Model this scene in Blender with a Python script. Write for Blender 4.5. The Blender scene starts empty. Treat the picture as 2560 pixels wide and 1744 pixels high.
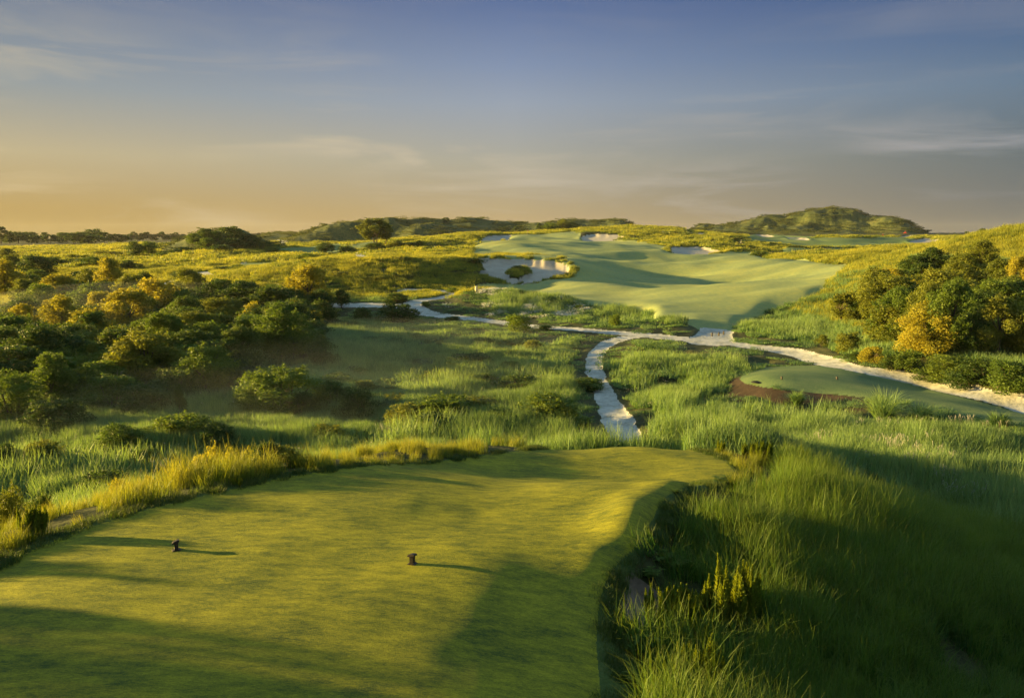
import bpy, math, random
import numpy as np
from mathutils import Vector, Matrix, Euler

# ------------------------------------------------------------------ camera, world, sun, exposure
scene = bpy.context.scene
W0, H0, F0 = 2560.0, 1744.0, 1991.0          # photograph pixels and focal length in pixels
HOR = 588.0                                  # row of the true horizon
PITCH = math.atan((872.0-HOR)/F0)
CZ = 5.5
cam_d = bpy.data.cameras.new('camera'); cam = bpy.data.objects.new('camera', cam_d)
scene.collection.objects.link(cam)
cam.location = (0, 0, CZ); cam.rotation_euler = (math.pi/2-PITCH, 0, 0)
cam_d.sensor_width = 36.0; cam_d.lens = 36.0*F0/W0; cam_d.clip_start = 0.1; cam_d.clip_end = 6000
scene.camera = cam

SUN_EL = math.radians(8.5)
SUN_AZ = math.radians(-79.0)                 # from +Y, negative = to the left of the view
sun_dir = Vector((math.sin(SUN_AZ)*math.cos(SUN_EL), math.cos(SUN_AZ)*math.cos(SUN_EL), math.sin(SUN_EL)))
sl = bpy.data.lights.new('sun', 'SUN'); sl.energy = 5.0; sl.angle = math.radians(0.6); sl.color = (1.0, 0.70, 0.20)
so = bpy.data.objects.new('sun', sl); scene.collection.objects.link(so)
so.rotation_euler = (-sun_dir).to_track_quat('-Z', 'Y').to_euler()

world = bpy.data.worlds.new('World'); scene.world = world; world.use_nodes = True
nt = world.node_tree; nt.nodes.clear()
def N(nt, t, **k):
    n = nt.nodes.new(t)
    for a, v in k.items(): setattr(n, a, v)
    return n
def ramp(nt, stops, interp='LINEAR'):
    r = nt.nodes.new('ShaderNodeValToRGB'); cr = r.color_ramp; cr.interpolation = interp
    while len(cr.elements) > 1: cr.elements.remove(cr.elements[-1])
    cr.elements[0].position = stops[0][0]; c = stops[0][1]; cr.elements[0].color = (*c, 1)
    for p, c in stops[1:]:
        e = cr.elements.new(p); e.color = (*c, 1)
    return r
def s2l(*c):
    return tuple(((x/255.0)/12.92 if x/255.0 <= .04045 else ((x/255.0+.055)/1.055)**2.4) for x in c)
def math_n(nt, op, a, b=None, clamp=False):
    m = N(nt, 'ShaderNodeMath', operation=op, use_clamp=clamp)
    for i, v in enumerate((a, b)):
        if v is None: continue
        if isinstance(v, (int, float)): m.inputs[i].default_value = v
        else: nt.links.new(v, m.inputs[i])
    return m.outputs[0]
def mixc(nt, fac, a, b, bt='MIX'):
    m = N(nt, 'ShaderNodeMix', data_type='RGBA', blend_type=bt)
    for s, v in ((0, fac), (6, a), (7, b)):
        if isinstance(v, (int, float)): m.inputs[s].default_value = v
        elif isinstance(v, tuple): m.inputs[s].default_value = (*v, 1)
        else: nt.links.new(v, m.inputs[s])
    return m.outputs[2]
L = nt.links.new
tc = N(nt, 'ShaderNodeTexCoord'); sep = N(nt, 'ShaderNodeSeparateXYZ'); L(tc.outputs['Generated'], sep.inputs[0])
sky = N(nt, 'ShaderNodeTexSky', sky_type='NISHITA'); sky.sun_disc = False
sky.sun_elevation = SUN_EL; sky.sun_rotation = SUN_AZ; sky.air_density = 1.0; sky.dust_density = 2.5; sky.ozone_density = 2.5
el = sep.outputs['Z']
# side towards the sun 0..1 (left of the view) : azimuth measure from the x component
side = math_n(nt, 'MULTIPLY_ADD', sep.outputs['X'], -0.95); side.node.inputs[2].default_value = 0.5; side.node.use_clamp = True
E = lambda z: z/0.5
hi = [(E(.42), s2l(100,136,168)), (1.0, s2l(154,190,208))]  # upper sky outside the view, brightened to add fill light to the shade
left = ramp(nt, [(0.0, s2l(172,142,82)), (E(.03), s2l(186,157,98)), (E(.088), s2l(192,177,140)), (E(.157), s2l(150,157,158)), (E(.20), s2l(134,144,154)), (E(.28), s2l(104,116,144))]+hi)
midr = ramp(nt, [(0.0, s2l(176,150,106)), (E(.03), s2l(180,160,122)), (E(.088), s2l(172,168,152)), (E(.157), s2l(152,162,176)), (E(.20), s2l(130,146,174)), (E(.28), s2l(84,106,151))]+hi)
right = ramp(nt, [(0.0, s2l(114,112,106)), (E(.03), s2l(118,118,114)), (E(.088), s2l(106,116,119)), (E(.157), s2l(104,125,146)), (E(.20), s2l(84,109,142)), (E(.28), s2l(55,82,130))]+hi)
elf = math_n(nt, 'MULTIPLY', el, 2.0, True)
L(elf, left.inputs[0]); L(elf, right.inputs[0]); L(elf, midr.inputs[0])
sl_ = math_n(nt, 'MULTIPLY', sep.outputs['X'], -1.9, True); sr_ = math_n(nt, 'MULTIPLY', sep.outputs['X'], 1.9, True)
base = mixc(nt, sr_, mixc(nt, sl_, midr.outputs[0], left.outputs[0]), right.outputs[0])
# thin cirrus: stretched noise in the sky's own direction space
mp = N(nt, 'ShaderNodeMapping'); L(tc.outputs['Generated'], mp.inputs[0]); mp.inputs['Scale'].default_value = (2.2, 1.5, 17.0); mp.inputs['Rotation'].default_value = (0, math.radians(-3), 0)
nz = N(nt, 'ShaderNodeTexNoise'); L(mp.outputs[0], nz.inputs['Vector']); nz.inputs['Scale'].default_value = 1.6; nz.inputs['Detail'].default_value = 7; nz.inputs['Roughness'].default_value = .58; nz.inputs['Distortion'].default_value = .5
cl = ramp(nt, [(0.47, (0,0,0)), (0.66, (1,1,1))]); L(nz.outputs['Fac'], cl.inputs[0])
nz2 = N(nt, 'ShaderNodeTexNoise'); mp2 = N(nt, 'ShaderNodeMapping'); L(tc.outputs['Generated'], mp2.inputs[0]); mp2.inputs['Scale'].default_value = (1.5, 1.5, 6.0); mp2.inputs['Location'].default_value = (3.1, .7, 1.3)
L(mp2.outputs[0], nz2.inputs['Vector']); nz2.inputs['Scale'].default_value = 1.7; nz2.inputs['Detail'].default_value = 2
cl2 = ramp(nt, [(0.35, (0,0,0)), (0.56, (1,1,1))]); L(nz2.outputs['Fac'], cl2.inputs[0])
band = ramp(nt, [(0.0, (.5,.5,.5)), (E(.05), (.8,.8,.8)), (E(.12), (1,1,1)), (E(.2), (.30,.30,.30)), (E(.26), (.10,.10,.10)), (1, (.0,.0,.0))]); L(elf, band.inputs[0])
cm = math_n(nt, 'MULTIPLY', math_n(nt, 'MULTIPLY', cl.outputs[0], cl2.outputs[0]), math_n(nt, 'MULTIPLY', band.outputs[0], 1.0))
cloudc = mixc(nt, side, s2l(160,160,164), s2l(226,206,164))
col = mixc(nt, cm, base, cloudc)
# the physical sky keeps its share; strength of both stays within the daylight range
bg1 = N(nt, 'ShaderNodeBackground'); L(sky.outputs[0], bg1.inputs[0]); bg1.inputs[1].default_value = 0.0003
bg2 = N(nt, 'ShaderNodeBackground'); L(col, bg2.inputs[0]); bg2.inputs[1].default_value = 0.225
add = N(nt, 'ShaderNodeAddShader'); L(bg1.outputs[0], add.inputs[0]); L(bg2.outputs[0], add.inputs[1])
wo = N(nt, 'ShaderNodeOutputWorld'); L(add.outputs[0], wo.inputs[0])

scene.view_settings.view_transform = 'Standard'; scene.view_settings.look = 'None'
scene.view_settings.exposure = 2.15; scene.view_settings.gamma = 1.0
cy = scene.cycles
cy.max_bounces = 5; cy.diffuse_bounces = 3; cy.glossy_bounces = 2; cy.transmission_bounces = 4; cy.transparent_max_bounces = 8; cy.volume_bounces = 1
cy.use_denoising = True
cy.volume_step_rate = 4.0

# ------------------------------------------------------------------ helpers
def obj_from(name, verts, quads, mat=None, parent=None, smooth=False, tris=None):
    verts = np.asarray(verts, dtype=np.float32).reshape(-1, 3)
    me = bpy.data.meshes.new(name)
    nq = 0 if quads is None else len(quads); ntr = 0 if tris is None else len(tris)
    me.vertices.add(len(verts)); me.vertices.foreach_set('co', verts.ravel())
    loops = []; starts = []
    if nq: q = np.asarray(quads, dtype=np.int32); loops.append(q.ravel()); starts.append(np.arange(nq)*4)
    if ntr: t = np.asarray(tris, dtype=np.int32); loops.append(t.ravel()); starts.append(nq*4+np.arange(ntr)*3)
    lo = np.concatenate(loops).astype(np.int32)
    me.loops.add(len(lo)); me.loops.foreach_set('vertex_index', lo)
    me.polygons.add(nq+ntr); me.polygons.foreach_set('loop_start', np.concatenate(starts).astype(np.int32))
    me.update(calc_edges=True)
    if smooth: me.polygons.foreach_set('use_smooth', np.ones(nq+ntr, dtype=bool))
    if mat is not None:
        for m in (mat if isinstance(mat, (list, tuple)) else [mat]): me.materials.append(m)
    o = bpy.data.objects.new(name, me)
    scene.collection.objects.link(o)
    if parent is not None: o.parent = parent
    return o
def tag(o, label=None, cat=None, group=None, kind=None):
    if label: o['label'] = label
    if cat: o['category'] = cat
    if group: o['group'] = group
    if kind: o['kind'] = kind
    return o
def empty(name, loc, rz=0.0, scale=(1,1,1)):
    o = bpy.data.objects.new(name, None); scene.collection.objects.link(o)
    o.location = loc; o.rotation_euler = (0, 0, rz); o.scale = scale; o.empty_display_size = .2
    return o

def _hash(ix, iy, seed):
    h = (ix.astype(np.int64)*374761393 + iy.astype(np.int64)*668265263 + seed*1442695041) & 0xffffffff
    h = ((h ^ (h >> 13))*1274126177) & 0xffffffff
    return ((h ^ (h >> 16)) & 0xffff)/65535.0
def vnoise(x, y, seed=0):
    ix = np.floor(x); iy = np.floor(y); fx = x-ix; fy = y-iy
    fx = fx*fx*fx*(fx*(fx*6-15)+10); fy = fy*fy*fy*(fy*(fy*6-15)+10)
    ix = ix.astype(np.int64); iy = iy.astype(np.int64)
    a = _hash(ix, iy, seed); b = _hash(ix+1, iy, seed); c = _hash(ix, iy+1, seed); d = _hash(ix+1, iy+1, seed)
    return (a+(b-a)*fx)*(1-fy)+(c+(d-c)*fx)*fy
def fbm(x, y, seed=0, oct=4, gain=.5):
    s = 0; a = 1; t = 0
    for i in range(oct):
        s = s+a*(vnoise(x*2**i+i*17.3, y*2**i-i*9.1, seed+i)-.5); t += a; a *= gain
    return s/t*2

sp, cp = math.sin(PITCH), math.cos(PITCH)
def ray(px, py):
    u = (np.asarray(px, float)-W0/2)/F0; v = (H0/2-np.asarray(py, float))/F0
    return u, cp+v*sp, -sp+v*cp
def proj(x, y, z):
    dz = z-CZ; f = y*cp-dz*sp; v = y*sp+dz*cp
    f = np.where(f > .05, f, .05)
    return W0/2+F0*x/f, H0/2-F0*v/f, f
def at_D(px, py, D):
    dx, dy, dz = ray(px, py); t = D/dy
    return float(dx*t), float(D), float(CZ+dz*t)
def at_Z(px, py, z):
    dx, dy, dz = ray(px, py); t = (z-CZ)/dz
    return float(dx*t), float(dy*t), float(z)
# ------------------------------------------------------------------ terrain height field
# control points: (px, py, 'z'|'d', value) seen in the photograph, or ('w', x, y, z)
CP = [
 # foreground tee
 (100,1744,'z',.12),(800,1744,'z',.02),(1150,1744,'z',-.12),(1400,1744,'z',-.36),(0,1480,'z',.12),(400,1450,'z',.12),(900,1480,'z',.05),(1250,1500,'z',-.12),
 (1400,1500,'z',-.24),(1380,1620,'z',-.34),(250,1345,'z',.05),(560,1260,'z',.02),(750,1330,'z',.08),(850,1195,'z',-.12),(1000,1250,'z',-.02),(1080,1300,'z',-.08),(1200,1290,'z',-.15),(1350,1290,'z',-.11),(1480,1330,'z',-.02),(1500,1260,'z',-.05),(1200,1400,'z',.02),
 (1660,1250,'z',-.03),(1625,1295,'z',.0),(1585,1350,'z',-.02),(1515,1425,'z',-.15),(1490,1475,'z',-.26),(1488,1530,'z',-.36),(1482,1620,'z',-.42),(1530,1360,'z',-.01),(1450,1420,'z',-.08),(1745,1222,'z',-.3),(1690,1218,'z',-.10),(1600,1216,'z',-.06),(1500,1216,'z',-.08),(1400,1218,'z',-.16),(1300,1221,'z',-.25),('w',.2,19.0,-.62),('w',1.1,19.0,-.58),('w',2.0,19.0,-.56),('w',2.9,19.0,-.56),('w',3.8,19.0,-.6),('w',1.5,20,-.95),('w',2.8,20,-.95),('w',4.0,20,-1.0),(1150,1206,'z',-.38),
 (1050,1160,'z',-.75),(1200,1145,'z',-1.1),(1350,1128,'z',-1.4),(1580,1120,'z',-1.5),(1760,1138,'z',-1.45),(1450,1172,'z',-1.4),(1250,1185,'z',-1.12),(1650,1180,'z',-1.42),(1800,1180,'z',-1.3),
 # pit and right bank
 (1620,1490,'z',-.68),(1640,1560,'z',-.8),(1620,1680,'z',-.85),(1700,1400,'z',-.82),(1765,1300,'z',-.78),
 (1740,1420,'z',-.85),(1750,1550,'z',-.9),(1800,1340,'z',-.5),(1890,1240,'z',-.7),(1845,1205,'z',-1.2),(1930,1430,'z',-.6),(1930,1560,'z',-.85),(1750,1744,'z',-1.05),
 (2050,1230,'z',-.75),(2100,1350,'z',-.9),(2200,1290,'z',-1.6),(2400,1400,'z',-2.1),(2560,1500,'z',-2.6),(2100,1550,'z',-1.25),(2000,1744,'z',-1.35),(2350,1744,'z',-1.9),(2400,1600,'z',-1.9),(2560,1744,'z',-2.8),
 (1950,1150,'z',-1.9),(1850,1110,'z',-2.1),(1700,1085,'z',-2.6),
 ('w',7,30,-3.2),('w',12,28,-4.2),('w',18,24,-3.9),('w',24,22,-4),
 (2350,1200,'z',-4.1),(2560,1260,'z',-3.9),(2200,1160,'z',-4.3),(2560,1130,'z',-4.9),(2350,1100,'z',-5.2),(2050,1080,'z',-5.4),(1850,1040,'z',-5.6),(1700,1030,'z',-6),
 # slopes behind and left of the tee
 ('w',-9.5,14,-.15),('w',-10,16,-.4),('w',-12.5,15,-1.2),('w',-14,17,-3.0),('w',-8.0,18.4,-.45),('w',-6.2,20.8,-.55),('w',-3.4,23.8,-.95),('w',-1,26,-1.5),('w',-8.8,23,-3.0),('w',-4,28,-3.8),('w',2,31,-3.6),('w',-10,30,-5.5),('w',-20,24,-5.5),('w',0,38,-6.3),('w',8,40,-6.4),
 ('w',-18,10,-1.6),('w',-30,10,-3.0),('w',-12,6,-.1),('w',-20,0,-.6),
 # valley floor
 (1300,1070,'z',-7.0),(1550,1075,'z',-6.9),(1500,960,'z',-7.0),(1500,880,'z',-6.8),(1100,1040,'z',-7.1),(900,1040,'z',-7.2),(500,1060,'z',-7.2),(200,1090,'z',-7.3),(0,1100,'z',-7.3),
 (1000,900,'z',-7.0),(1300,880,'z',-6.9),(800,850,'z',-6.9),(400,900,'z',-7.2),(100,880,'z',-7.2),(1100,800,'z',-6.3),(1400,826,'z',-6.2),(900,785,'z',-6.2),(600,800,'z',-6.9),(300,800,'z',-7),(0,800,'z',-7),
 (1780,852,'z',-6.3),(2040,895,'z',-6.2),(2300,955,'z',-6.0),(2560,1013,'z',-5.9),(1650,930,'z',-6.4),(1700,880,'z',-6.4),
 # second tee
 (1870,950,'z',-5.35),(1960,925,'z',-5.4),(2150,940,'z',-5.5),(2150,1000,'z',-5.4),(2400,1010,'z',-5.5),(2560,1050,'z',-5.3),(1950,975,'z',-5.35),(2400,1035,'z',-5.45),
 (1850,1010,'z',-6.4),(2050,1030,'z',-6.2),(1780,980,'z',-6.5),(2300,1070,'z',-6.0),
 # right rough hill
 (2100,880,'z',-5.7),(2300,920,'z',-5.2),(2560,960,'z',-4.9),(1960,820,'d',100),(2200,840,'d',84),(2400,820,'d',78),(2560,830,'d',70),
 (2000,775,'d',112),(2130,730,'d',114),(2250,700,'d',112),(2400,690,'d',106),(2560,700,'d',98),(2300,640,'d',132),(2420,612,'d',140),(2500,590,'d',140),(2620,580,'d',138),(2200,660,'d',138),(2140,680,'d',140),
 ('w',100,200,1.5),('w',75,180,0.),
 # fairway
 (1790,828,'z',-6.2),(1680,806,'z',-5.7),(1480,790,'d',116),(1890,790,'d',112),(1740,750,'d',128),(1600,760,'d',128),(1250,730,'d',142),(1450,735,'d',138),(1960,700,'d',150),(1600,700,'d',180),(1430,712,'d',155),
 (2100,672,'d',172),(1320,708,'d',163),(1400,690,'d',170),(1260,690,'d',168),(1330,650,'d',184),(1200,645,'d',186),(1410,660,'d',182),(1330,640,'d',190),(1220,637,'d',192),(1430,680,'d',178),(1500,665,'d',203),(1600,672,'d',214),(1250,665,'d',178),
 (1700,662,'d',226),(1900,655,'d',205),(2040,652,'d',200),(1550,635,'d',245),(1300,620,'d',250),(1750,636,'d',250),(1850,630,'d',262),(1680,624,'d',265),(1400,605,'d',310),(1600,607,'d',320),(1210,608,'d',300),(1740,617,'d',282),
 (1300,590,'d',375),(1400,583,'d',385),(1450,577,'d',395),(1220,598,'d',340),(1200,587,'d',385),(1500,600,'d',350),(1540,588,'d',365),
 (1560,567,'d',420),(1650,567,'d',420),(1720,575,'d',430),(1480,574,'d',425),(1620,590,'d',350),(1750,600,'d',330),(1820,590,'d',420),
 (1900,612,'d',330),(2000,600,'d',420),(2150,600,'d',420),(2200,620,'d',330),(1950,630,'d',270),(2100,635,'d',250),(2300,606,'d',360),(2250,590,'d',470),(2380,596,'d',420),(2100,592,'d',500),(1900,590,'d',500),(2330,583,'d',600),(2500,582,'d',560),
 ('w',160,400,5.2),('w',220,400,4),
 # left mounds and fields
 (850,655,'d',172),(1000,648,'d',172),(920,650,'d',172),(740,668,'d',165),(1120,660,'d',172),(640,690,'d',158),(1190,700,'d',165),(1000,700,'d',153),(850,700,'d',153),(800,735,'d',138),(1000,725,'d',146),(1120,722,'d',150),(700,735,'d',140),
 (900,760,'d',126),(1050,750,'d',130),
 ('w',-25,200,-1.5),('w',-5,205,-1.0),
 (500,690,'d',170),(300,700,'d',170),(100,710,'d',170),(100,674,'d',205),(300,672,'d',205),(560,665,'d',215),(660,655,'d',225),(450,650,'d',245),(200,650,'d',260),(60,650,'d',260),(950,632,'d',250),(1080,640,'d',215),
 (1150,615,'d',290),(1000,618,'d',300),(800,620,'d',330),(600,640,'d',280),(350,625,'d',340),(100,620,'d',420),(400,610,'d',460),(850,612,'d',430),(700,612,'d',440),(1050,605,'d',400),
 (0,604,'d',700),(500,604,'d',700),(1000,598,'d',600),(-150,640,'d',330),(-150,700,'d',170),(-200,800,'z',-7),(-200,1000,'z',-6.5),
 (2700,900,'z',-4.5),(2800,1100,'z',-5.5),(2800,1500,'z',-3.5),
]
for a in (-3.1, -2.6, -2.1, -1.7, -1.35, 1.0, 1.35, 1.7, 2.1, 2.6):
    CP.append(('w', 6*math.sin(a), 6*math.cos(a), .0 if a < 0 else -.9)); CP.append(('w', 20*math.sin(a), 20*math.cos(a), -.8 if a < 0 else -1.5))
for a in (-3.1, -2.5, -1.9, -1.4, -1.0, 1.0, 1.5, 2.0, 2.6):
    CP.append(('w', 70*math.sin(a), 70*math.cos(a), -3.0)); CP.append(('w', 250*math.sin(a), 250*math.cos(a), -1.0))
for a in np.linspace(-3.1, 3.1, 22):
    CP.append(('w', 1000*math.sin(a), 1000*math.cos(a), 0.)); CP.append(('w', 2600*math.sin(a), 2600*math.cos(a), 0.))
P = []
for c in CP:
    if c[0] == 'w': P.append(c[1:])
    elif c[2] == 'z': P.append(at_Z(c[0], c[1], c[3]))
    else: P.append(at_D(c[0], c[1], c[3]))
P = np.array(P, float)
KT = 1.15
pth = np.arctan2(P[:, 0], P[:, 1])*KT; ps = np.log(np.hypot(P[:, 0], P[:, 1]))
def phi(d2): return np.sqrt(d2+.03**2)
A = -phi((pth[:, None]-pth)**2+(ps[:, None]-ps)**2); n = len(P)
M = np.zeros((n+1, n+1)); M[:n, :n] = A-np.eye(n)*.0015; M[:n, n] = 1; M[n, :n] = 1
wts = np.linalg.solve(M, np.append(P[:, 2], 0))
TG = np.linspace(-math.pi, math.pi, 1081); SG = np.linspace(math.log(1.5), math.log(2800), 640)
CG = np.empty((len(SG), len(TG)))
for i, s in enumerate(SG):
    CG[i] = -phi((TG[:, None]*KT-pth)**2+(s-ps)**2)@wts[:n]+wts[n]
def blur(a, k):
    for ax in (0, 1):
        for _ in range(k):
            b = np.pad(a, [(1, 1) if ax == 0 else (0, 0), (1, 1) if ax == 1 else (0, 0)], mode='edge')
            a = (b[:-2]+2*b[1:-1]+b[2:])/4 if ax == 0 else (b[:, :-2]+2*b[:, 1:-1]+b[:, 2:])/4
    return a
CG = blur(CG, 2)

def sil(pts, D):
    a = np.array([[math.atan2(x, y), z] for x, y, z in (at_D(px, py, D) for px, py in pts)])
    return a[:, 0], a[:, 1]
# hills: silhouette, distance, relative front and back widths, foot height
HILLS = [
 ([(660,612),(700,603),(740,592),(780,578),(820,563),(850,559),(895,554),(930,549),(970,545),(1020,548),(1080,548),(1140,547),(1180,543),(1215,547),(1250,552),(1320,556),(1370,556),(1410,549),(1450,551),(1500,552),(1550,547),(1575,566),(1600,580)], 500, .06, .3, 1),
 ([(1740,576),(1770,569),(1850,557),(1885,550),(1930,538),(1965,545),(2000,532),(2035,527),(2080,523),(2130,528),(2165,544),(2195,547),(2230,548),(2270,562),(2300,579),(2335,588)], 640, .06, .25, 2),
 ([(405,620),(440,608),(470,594),(500,578),(540,578),(565,572),(600,572),(630,585),(670,604),(700,616)], 350, .06, .15, 3),
 ([(630,592),(680,583),(725,580),(760,586),(790,592)], 700, .1, .2, 4),
 ([(1725,574),(1760,561),(1800,563),(1830,572)], 760, .08, .2, 5),
]
HT = [(sil(p, D), math.log(D), wf, wb, sd) for p, D, wf, wb, sd in HILLS]
def Hbase(x, y):
    x = np.asarray(x, float); y = np.asarray(y, float)
    th = np.arctan2(x, y); s = np.log(np.maximum(np.hypot(x, y), 1.5))
    fi = np.clip((th+math.pi)/(TG[1]-TG[0]), 0, len(TG)-1.001); fj = np.clip((s-SG[0])/(SG[1]-SG[0]), 0, len(SG)-1.001)
    i = fi.astype(int); j = fj.astype(int); a = fi-i; b = fj-j
    wx = [(1-a)**3/6, (3*a**3-6*a**2+4)/6, (-3*a**3+3*a**2+3*a+1)/6, a**3/6]; wy = [(1-b)**3/6, (3*b**3-6*b**2+4)/6, (-3*b**3+3*b**2+3*b+1)/6, b**3/6]
    out = 0
    for m in range(4):
        jj = np.clip(j+m-1, 0, CG.shape[0]-1); row = 0
        for k in range(4): row = row+wx[k]*CG[jj, np.clip(i+k-1, 0, CG.shape[1]-1)]
        out = out+wy[m]*row
    return out
def hill_parts(x, y):
    th = np.arctan2(x, y); r = np.hypot(x, y); s = np.log(np.maximum(r, 1.5)); zb = Hbase(x, y)
    out = []
    for (ta, za), s0, wf, wb, sd in HT:
        zt = np.interp(th, ta, za, left=-50, right=-50)
        zt = zt+fbm(th*120, s*3, 40+sd, 2)*.5*(zt > -40)*min(1, math.exp(s0)/500)
        warp = fbm(x/45, y/45, 60+sd, 4)
        ds = s-s0+warp*.055
        w = np.where(ds < 0, np.exp(-(np.abs(ds)/wf)**2.4), np.exp(-(ds/wb)**2))
        gully = 1-.45*np.abs(fbm(x/26, y/40, 80+sd, 4))*4*w*(1-w)*2.0
        out.append(np.maximum(zt-zb, 0)*w*gully)
    return zb, out
def H0f(x, y):
    zb, o = hill_parts(np.asarray(x, float), np.asarray(y, float))
    return zb+np.max(o, axis=0)
def hit(px, py, tmax=1500):
    dx, dy, dz = ray(px, py)
    t = np.exp(np.linspace(math.log(4), math.log(tmax), 4000)); x = dx*t; y = dy*t; z = CZ+dz*t
    g = H0f(x, y)-z
    k = np.argmax(g > 0)
    if not (g > 0).any(): k = len(t)-1
    if k > 0:
        f = g[k-1]/(g[k-1]-g[k]); tt = t[k-1]+(t[k]-t[k-1])*f
    else: tt = t[0]
    return np.array([dx*tt, dy*tt, CZ+dz*tt])

# ------------------------------------------------------------------ outlines of the ground kinds
def z1(p): return [(a/2.701, 480+b/2.701) for a, b in p]
def z2(p): return [(850+a/2.701, 480+b/2.701) for a, b in p]
def z3(p): return [(1700+a/2.701, 480+b/2.701) for a, b in p]
def z4(p): return [(a/2.128, 1000+b/2.128) for a, b in p]
def z5(p): return [(850+a/2.128, 1000+b/2.128) for a, b in p]
def z6(p): return [(1700+a/2.128, 1000+b/2.128) for a, b in p]
TEE = z4([(0,882),(100,832),(250,765),(400,700),(560,655),(700,612),(850,572),(1100,512),(1250,476),(1500,414),(1720,380),(1820,368)])+z5([(230,345),(540,318),(800,288),(1000,266),(1250,260),(1550,249),(1830,255)])+z6([(150,290),(250,330),(310,390),(260,430)])+z5([(1830,465),(1740,510),(1680,600),(1640,680),(1610,740),(1550,815),(1450,905),(1405,990),(1375,1100),(1360,1300),(1385,1583)])+[(1520,2400),(-700,2400),(-700,1600)]
TEE_LIP = z4([(-60,912),(0,862),(100,812),(250,735),(400,680),(560,630),(700,590),(850,552),(1100,492),(1250,458),(1500,400),(1720,368),(1820,356)])+z5([(230,336),(540,310),(800,282),(1000,260),(1250,254),(1550,243),(1830,248)])+z6([(160,280),(265,322),(335,390),(290,440)])+z5([(1900,480),(1900,540),(1790,620),(1740,720),(1620,800),(1575,880),(1530,960),(1500,1040),(1500,1160),(1560,1290),(1600,1420),(1640,1583)])+[(1700,2400),(-800,2400),(-800,1600)]
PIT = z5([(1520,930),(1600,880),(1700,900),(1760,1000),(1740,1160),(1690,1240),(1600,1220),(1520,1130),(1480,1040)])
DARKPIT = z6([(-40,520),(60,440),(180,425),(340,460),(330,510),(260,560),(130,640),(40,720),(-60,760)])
FAIR = [(1757,829),(1822,829),(1881,802),(1922,778),(1980,766),(2015,752),(2055,726),(2080,710),(2110,690),(2140,665),(2015,655),(1930,650),(1895,640),(1881,628),(1820,628),(1760,620),(1700,616),(1675,620),(1672,616),(1590,604),(1540,600),(1480,601),(1450,592),(1452,584),(1475,577),(1430,577),(1380,581),(1320,588),(1275,588),(1272,597),(1240,601),(1194,602),(1160,603),(1190,611),(1172,627),(1183,640),(1240,643),(1330,646),(1395,650),(1430,672),(1424,690),(1350,705),(1290,712),(1262,704),(1250,711),(1183,718),(1153,725),(1168,736),(1300,742),(1368,745),(1435,760),(1480,770),(1553,774),(1628,788),(1635,803),(1710,808)]
BUNK = [
 ('big', z2([(890,436),(920,433),(1080,432),(1200,437),(1330,445),(1460,450),(1530,485),(1560,525),(1500,552),(1400,578),(1330,607),(1200,614),(1110,602),(1000,570),(930,545),(950,500),(920,465)]), 150, 200),
 ('green left', z2([(920,328),(1000,295),(1080,285),(1155,291),(1130,317),(1080,327)]), 280, 420),
 ('green right', z2([(1625,300),(1700,288),(1820,290),(1918,288),(1912,322),(1700,330),(1640,327)]), 280, 400),
 ('fairway right', z3([(-90,392),(-60,372),(0,366),(150,370),(310,400),(200,420),(50,424),(-60,414)]), 230, 330),
 ('far right', z3([(1540,327),(1650,307),(1740,315),(1790,342),(1620,352)]), 280, 480),
 ('far strip', z3([(505,285),(600,288),(650,302),(560,303)]), 350, 600),
 ('far thin', z3([(710,303),(850,306),(880,319),(760,317)]), 350, 600),
 ('track top', z3([(10,252),(60,250),(110,274),(215,290),(120,292),(40,272)]), 350, 560),
 ('horizon', z3([(1470,296),(1560,290),(1590,302),(1500,308)]), 420, 700),
]
ISLE = z2([(1135,545),(1160,510),(1250,485),(1258,520),(1200,562),(1150,562)])
TEE2 = z3([(400,1265),(425,1225),(480,1200),(560,1183),(750,1170),(950,1170),(1080,1188),(1300,1236),(1600,1306),(1900,1385),(2323,1492),(2500,1540),(2700,1640),(2323,1583),(2100,1550),(1700,1468),(1400,1412),(1270,1395),(1000,1365),(800,1345),(550,1322),(430,1295)])
SOIL = z3([(130,1430),(200,1340),(370,1235),(400,1265),(430,1295),(560,1325),(800,1348),(1000,1368),(1270,1398),(1270,1480),(900,1450),(650,1490),(400,1460)])
SOIL2 = z3([(490,870),(600,800),(760,755),(850,730),(960,660),(1020,615),(1010,660),(900,730),(800,790),(700,860),(600,885)])
FAR_F = [z3([(430,300),(500,285),(900,300),(1180,308),(1500,305),(1760,345),(1500,360),(1250,372),(900,372),(640,350),(440,340)]),
         z3([(660,385),(900,380),(1500,375),(1700,372),(1600,395),(1300,395),(700,410)]),
         z1([(1560,505),(1650,478),(1800,465),(2000,462),(1960,485),(1800,500),(1600,515)]), z1([(330,545),(350,522),(600,516),(640,526),(520,545)]), z1([(1560,400),(1700,385),(2000,380),(2330,352),(2330,400),(2150,412),(1900,412),(1700,402)]),
         z1([(800,380),(900,360),(1180,335),(1190,350),(1050,372)]), [(860,612),(960,608),(960,618),(880,624)]]
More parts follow.
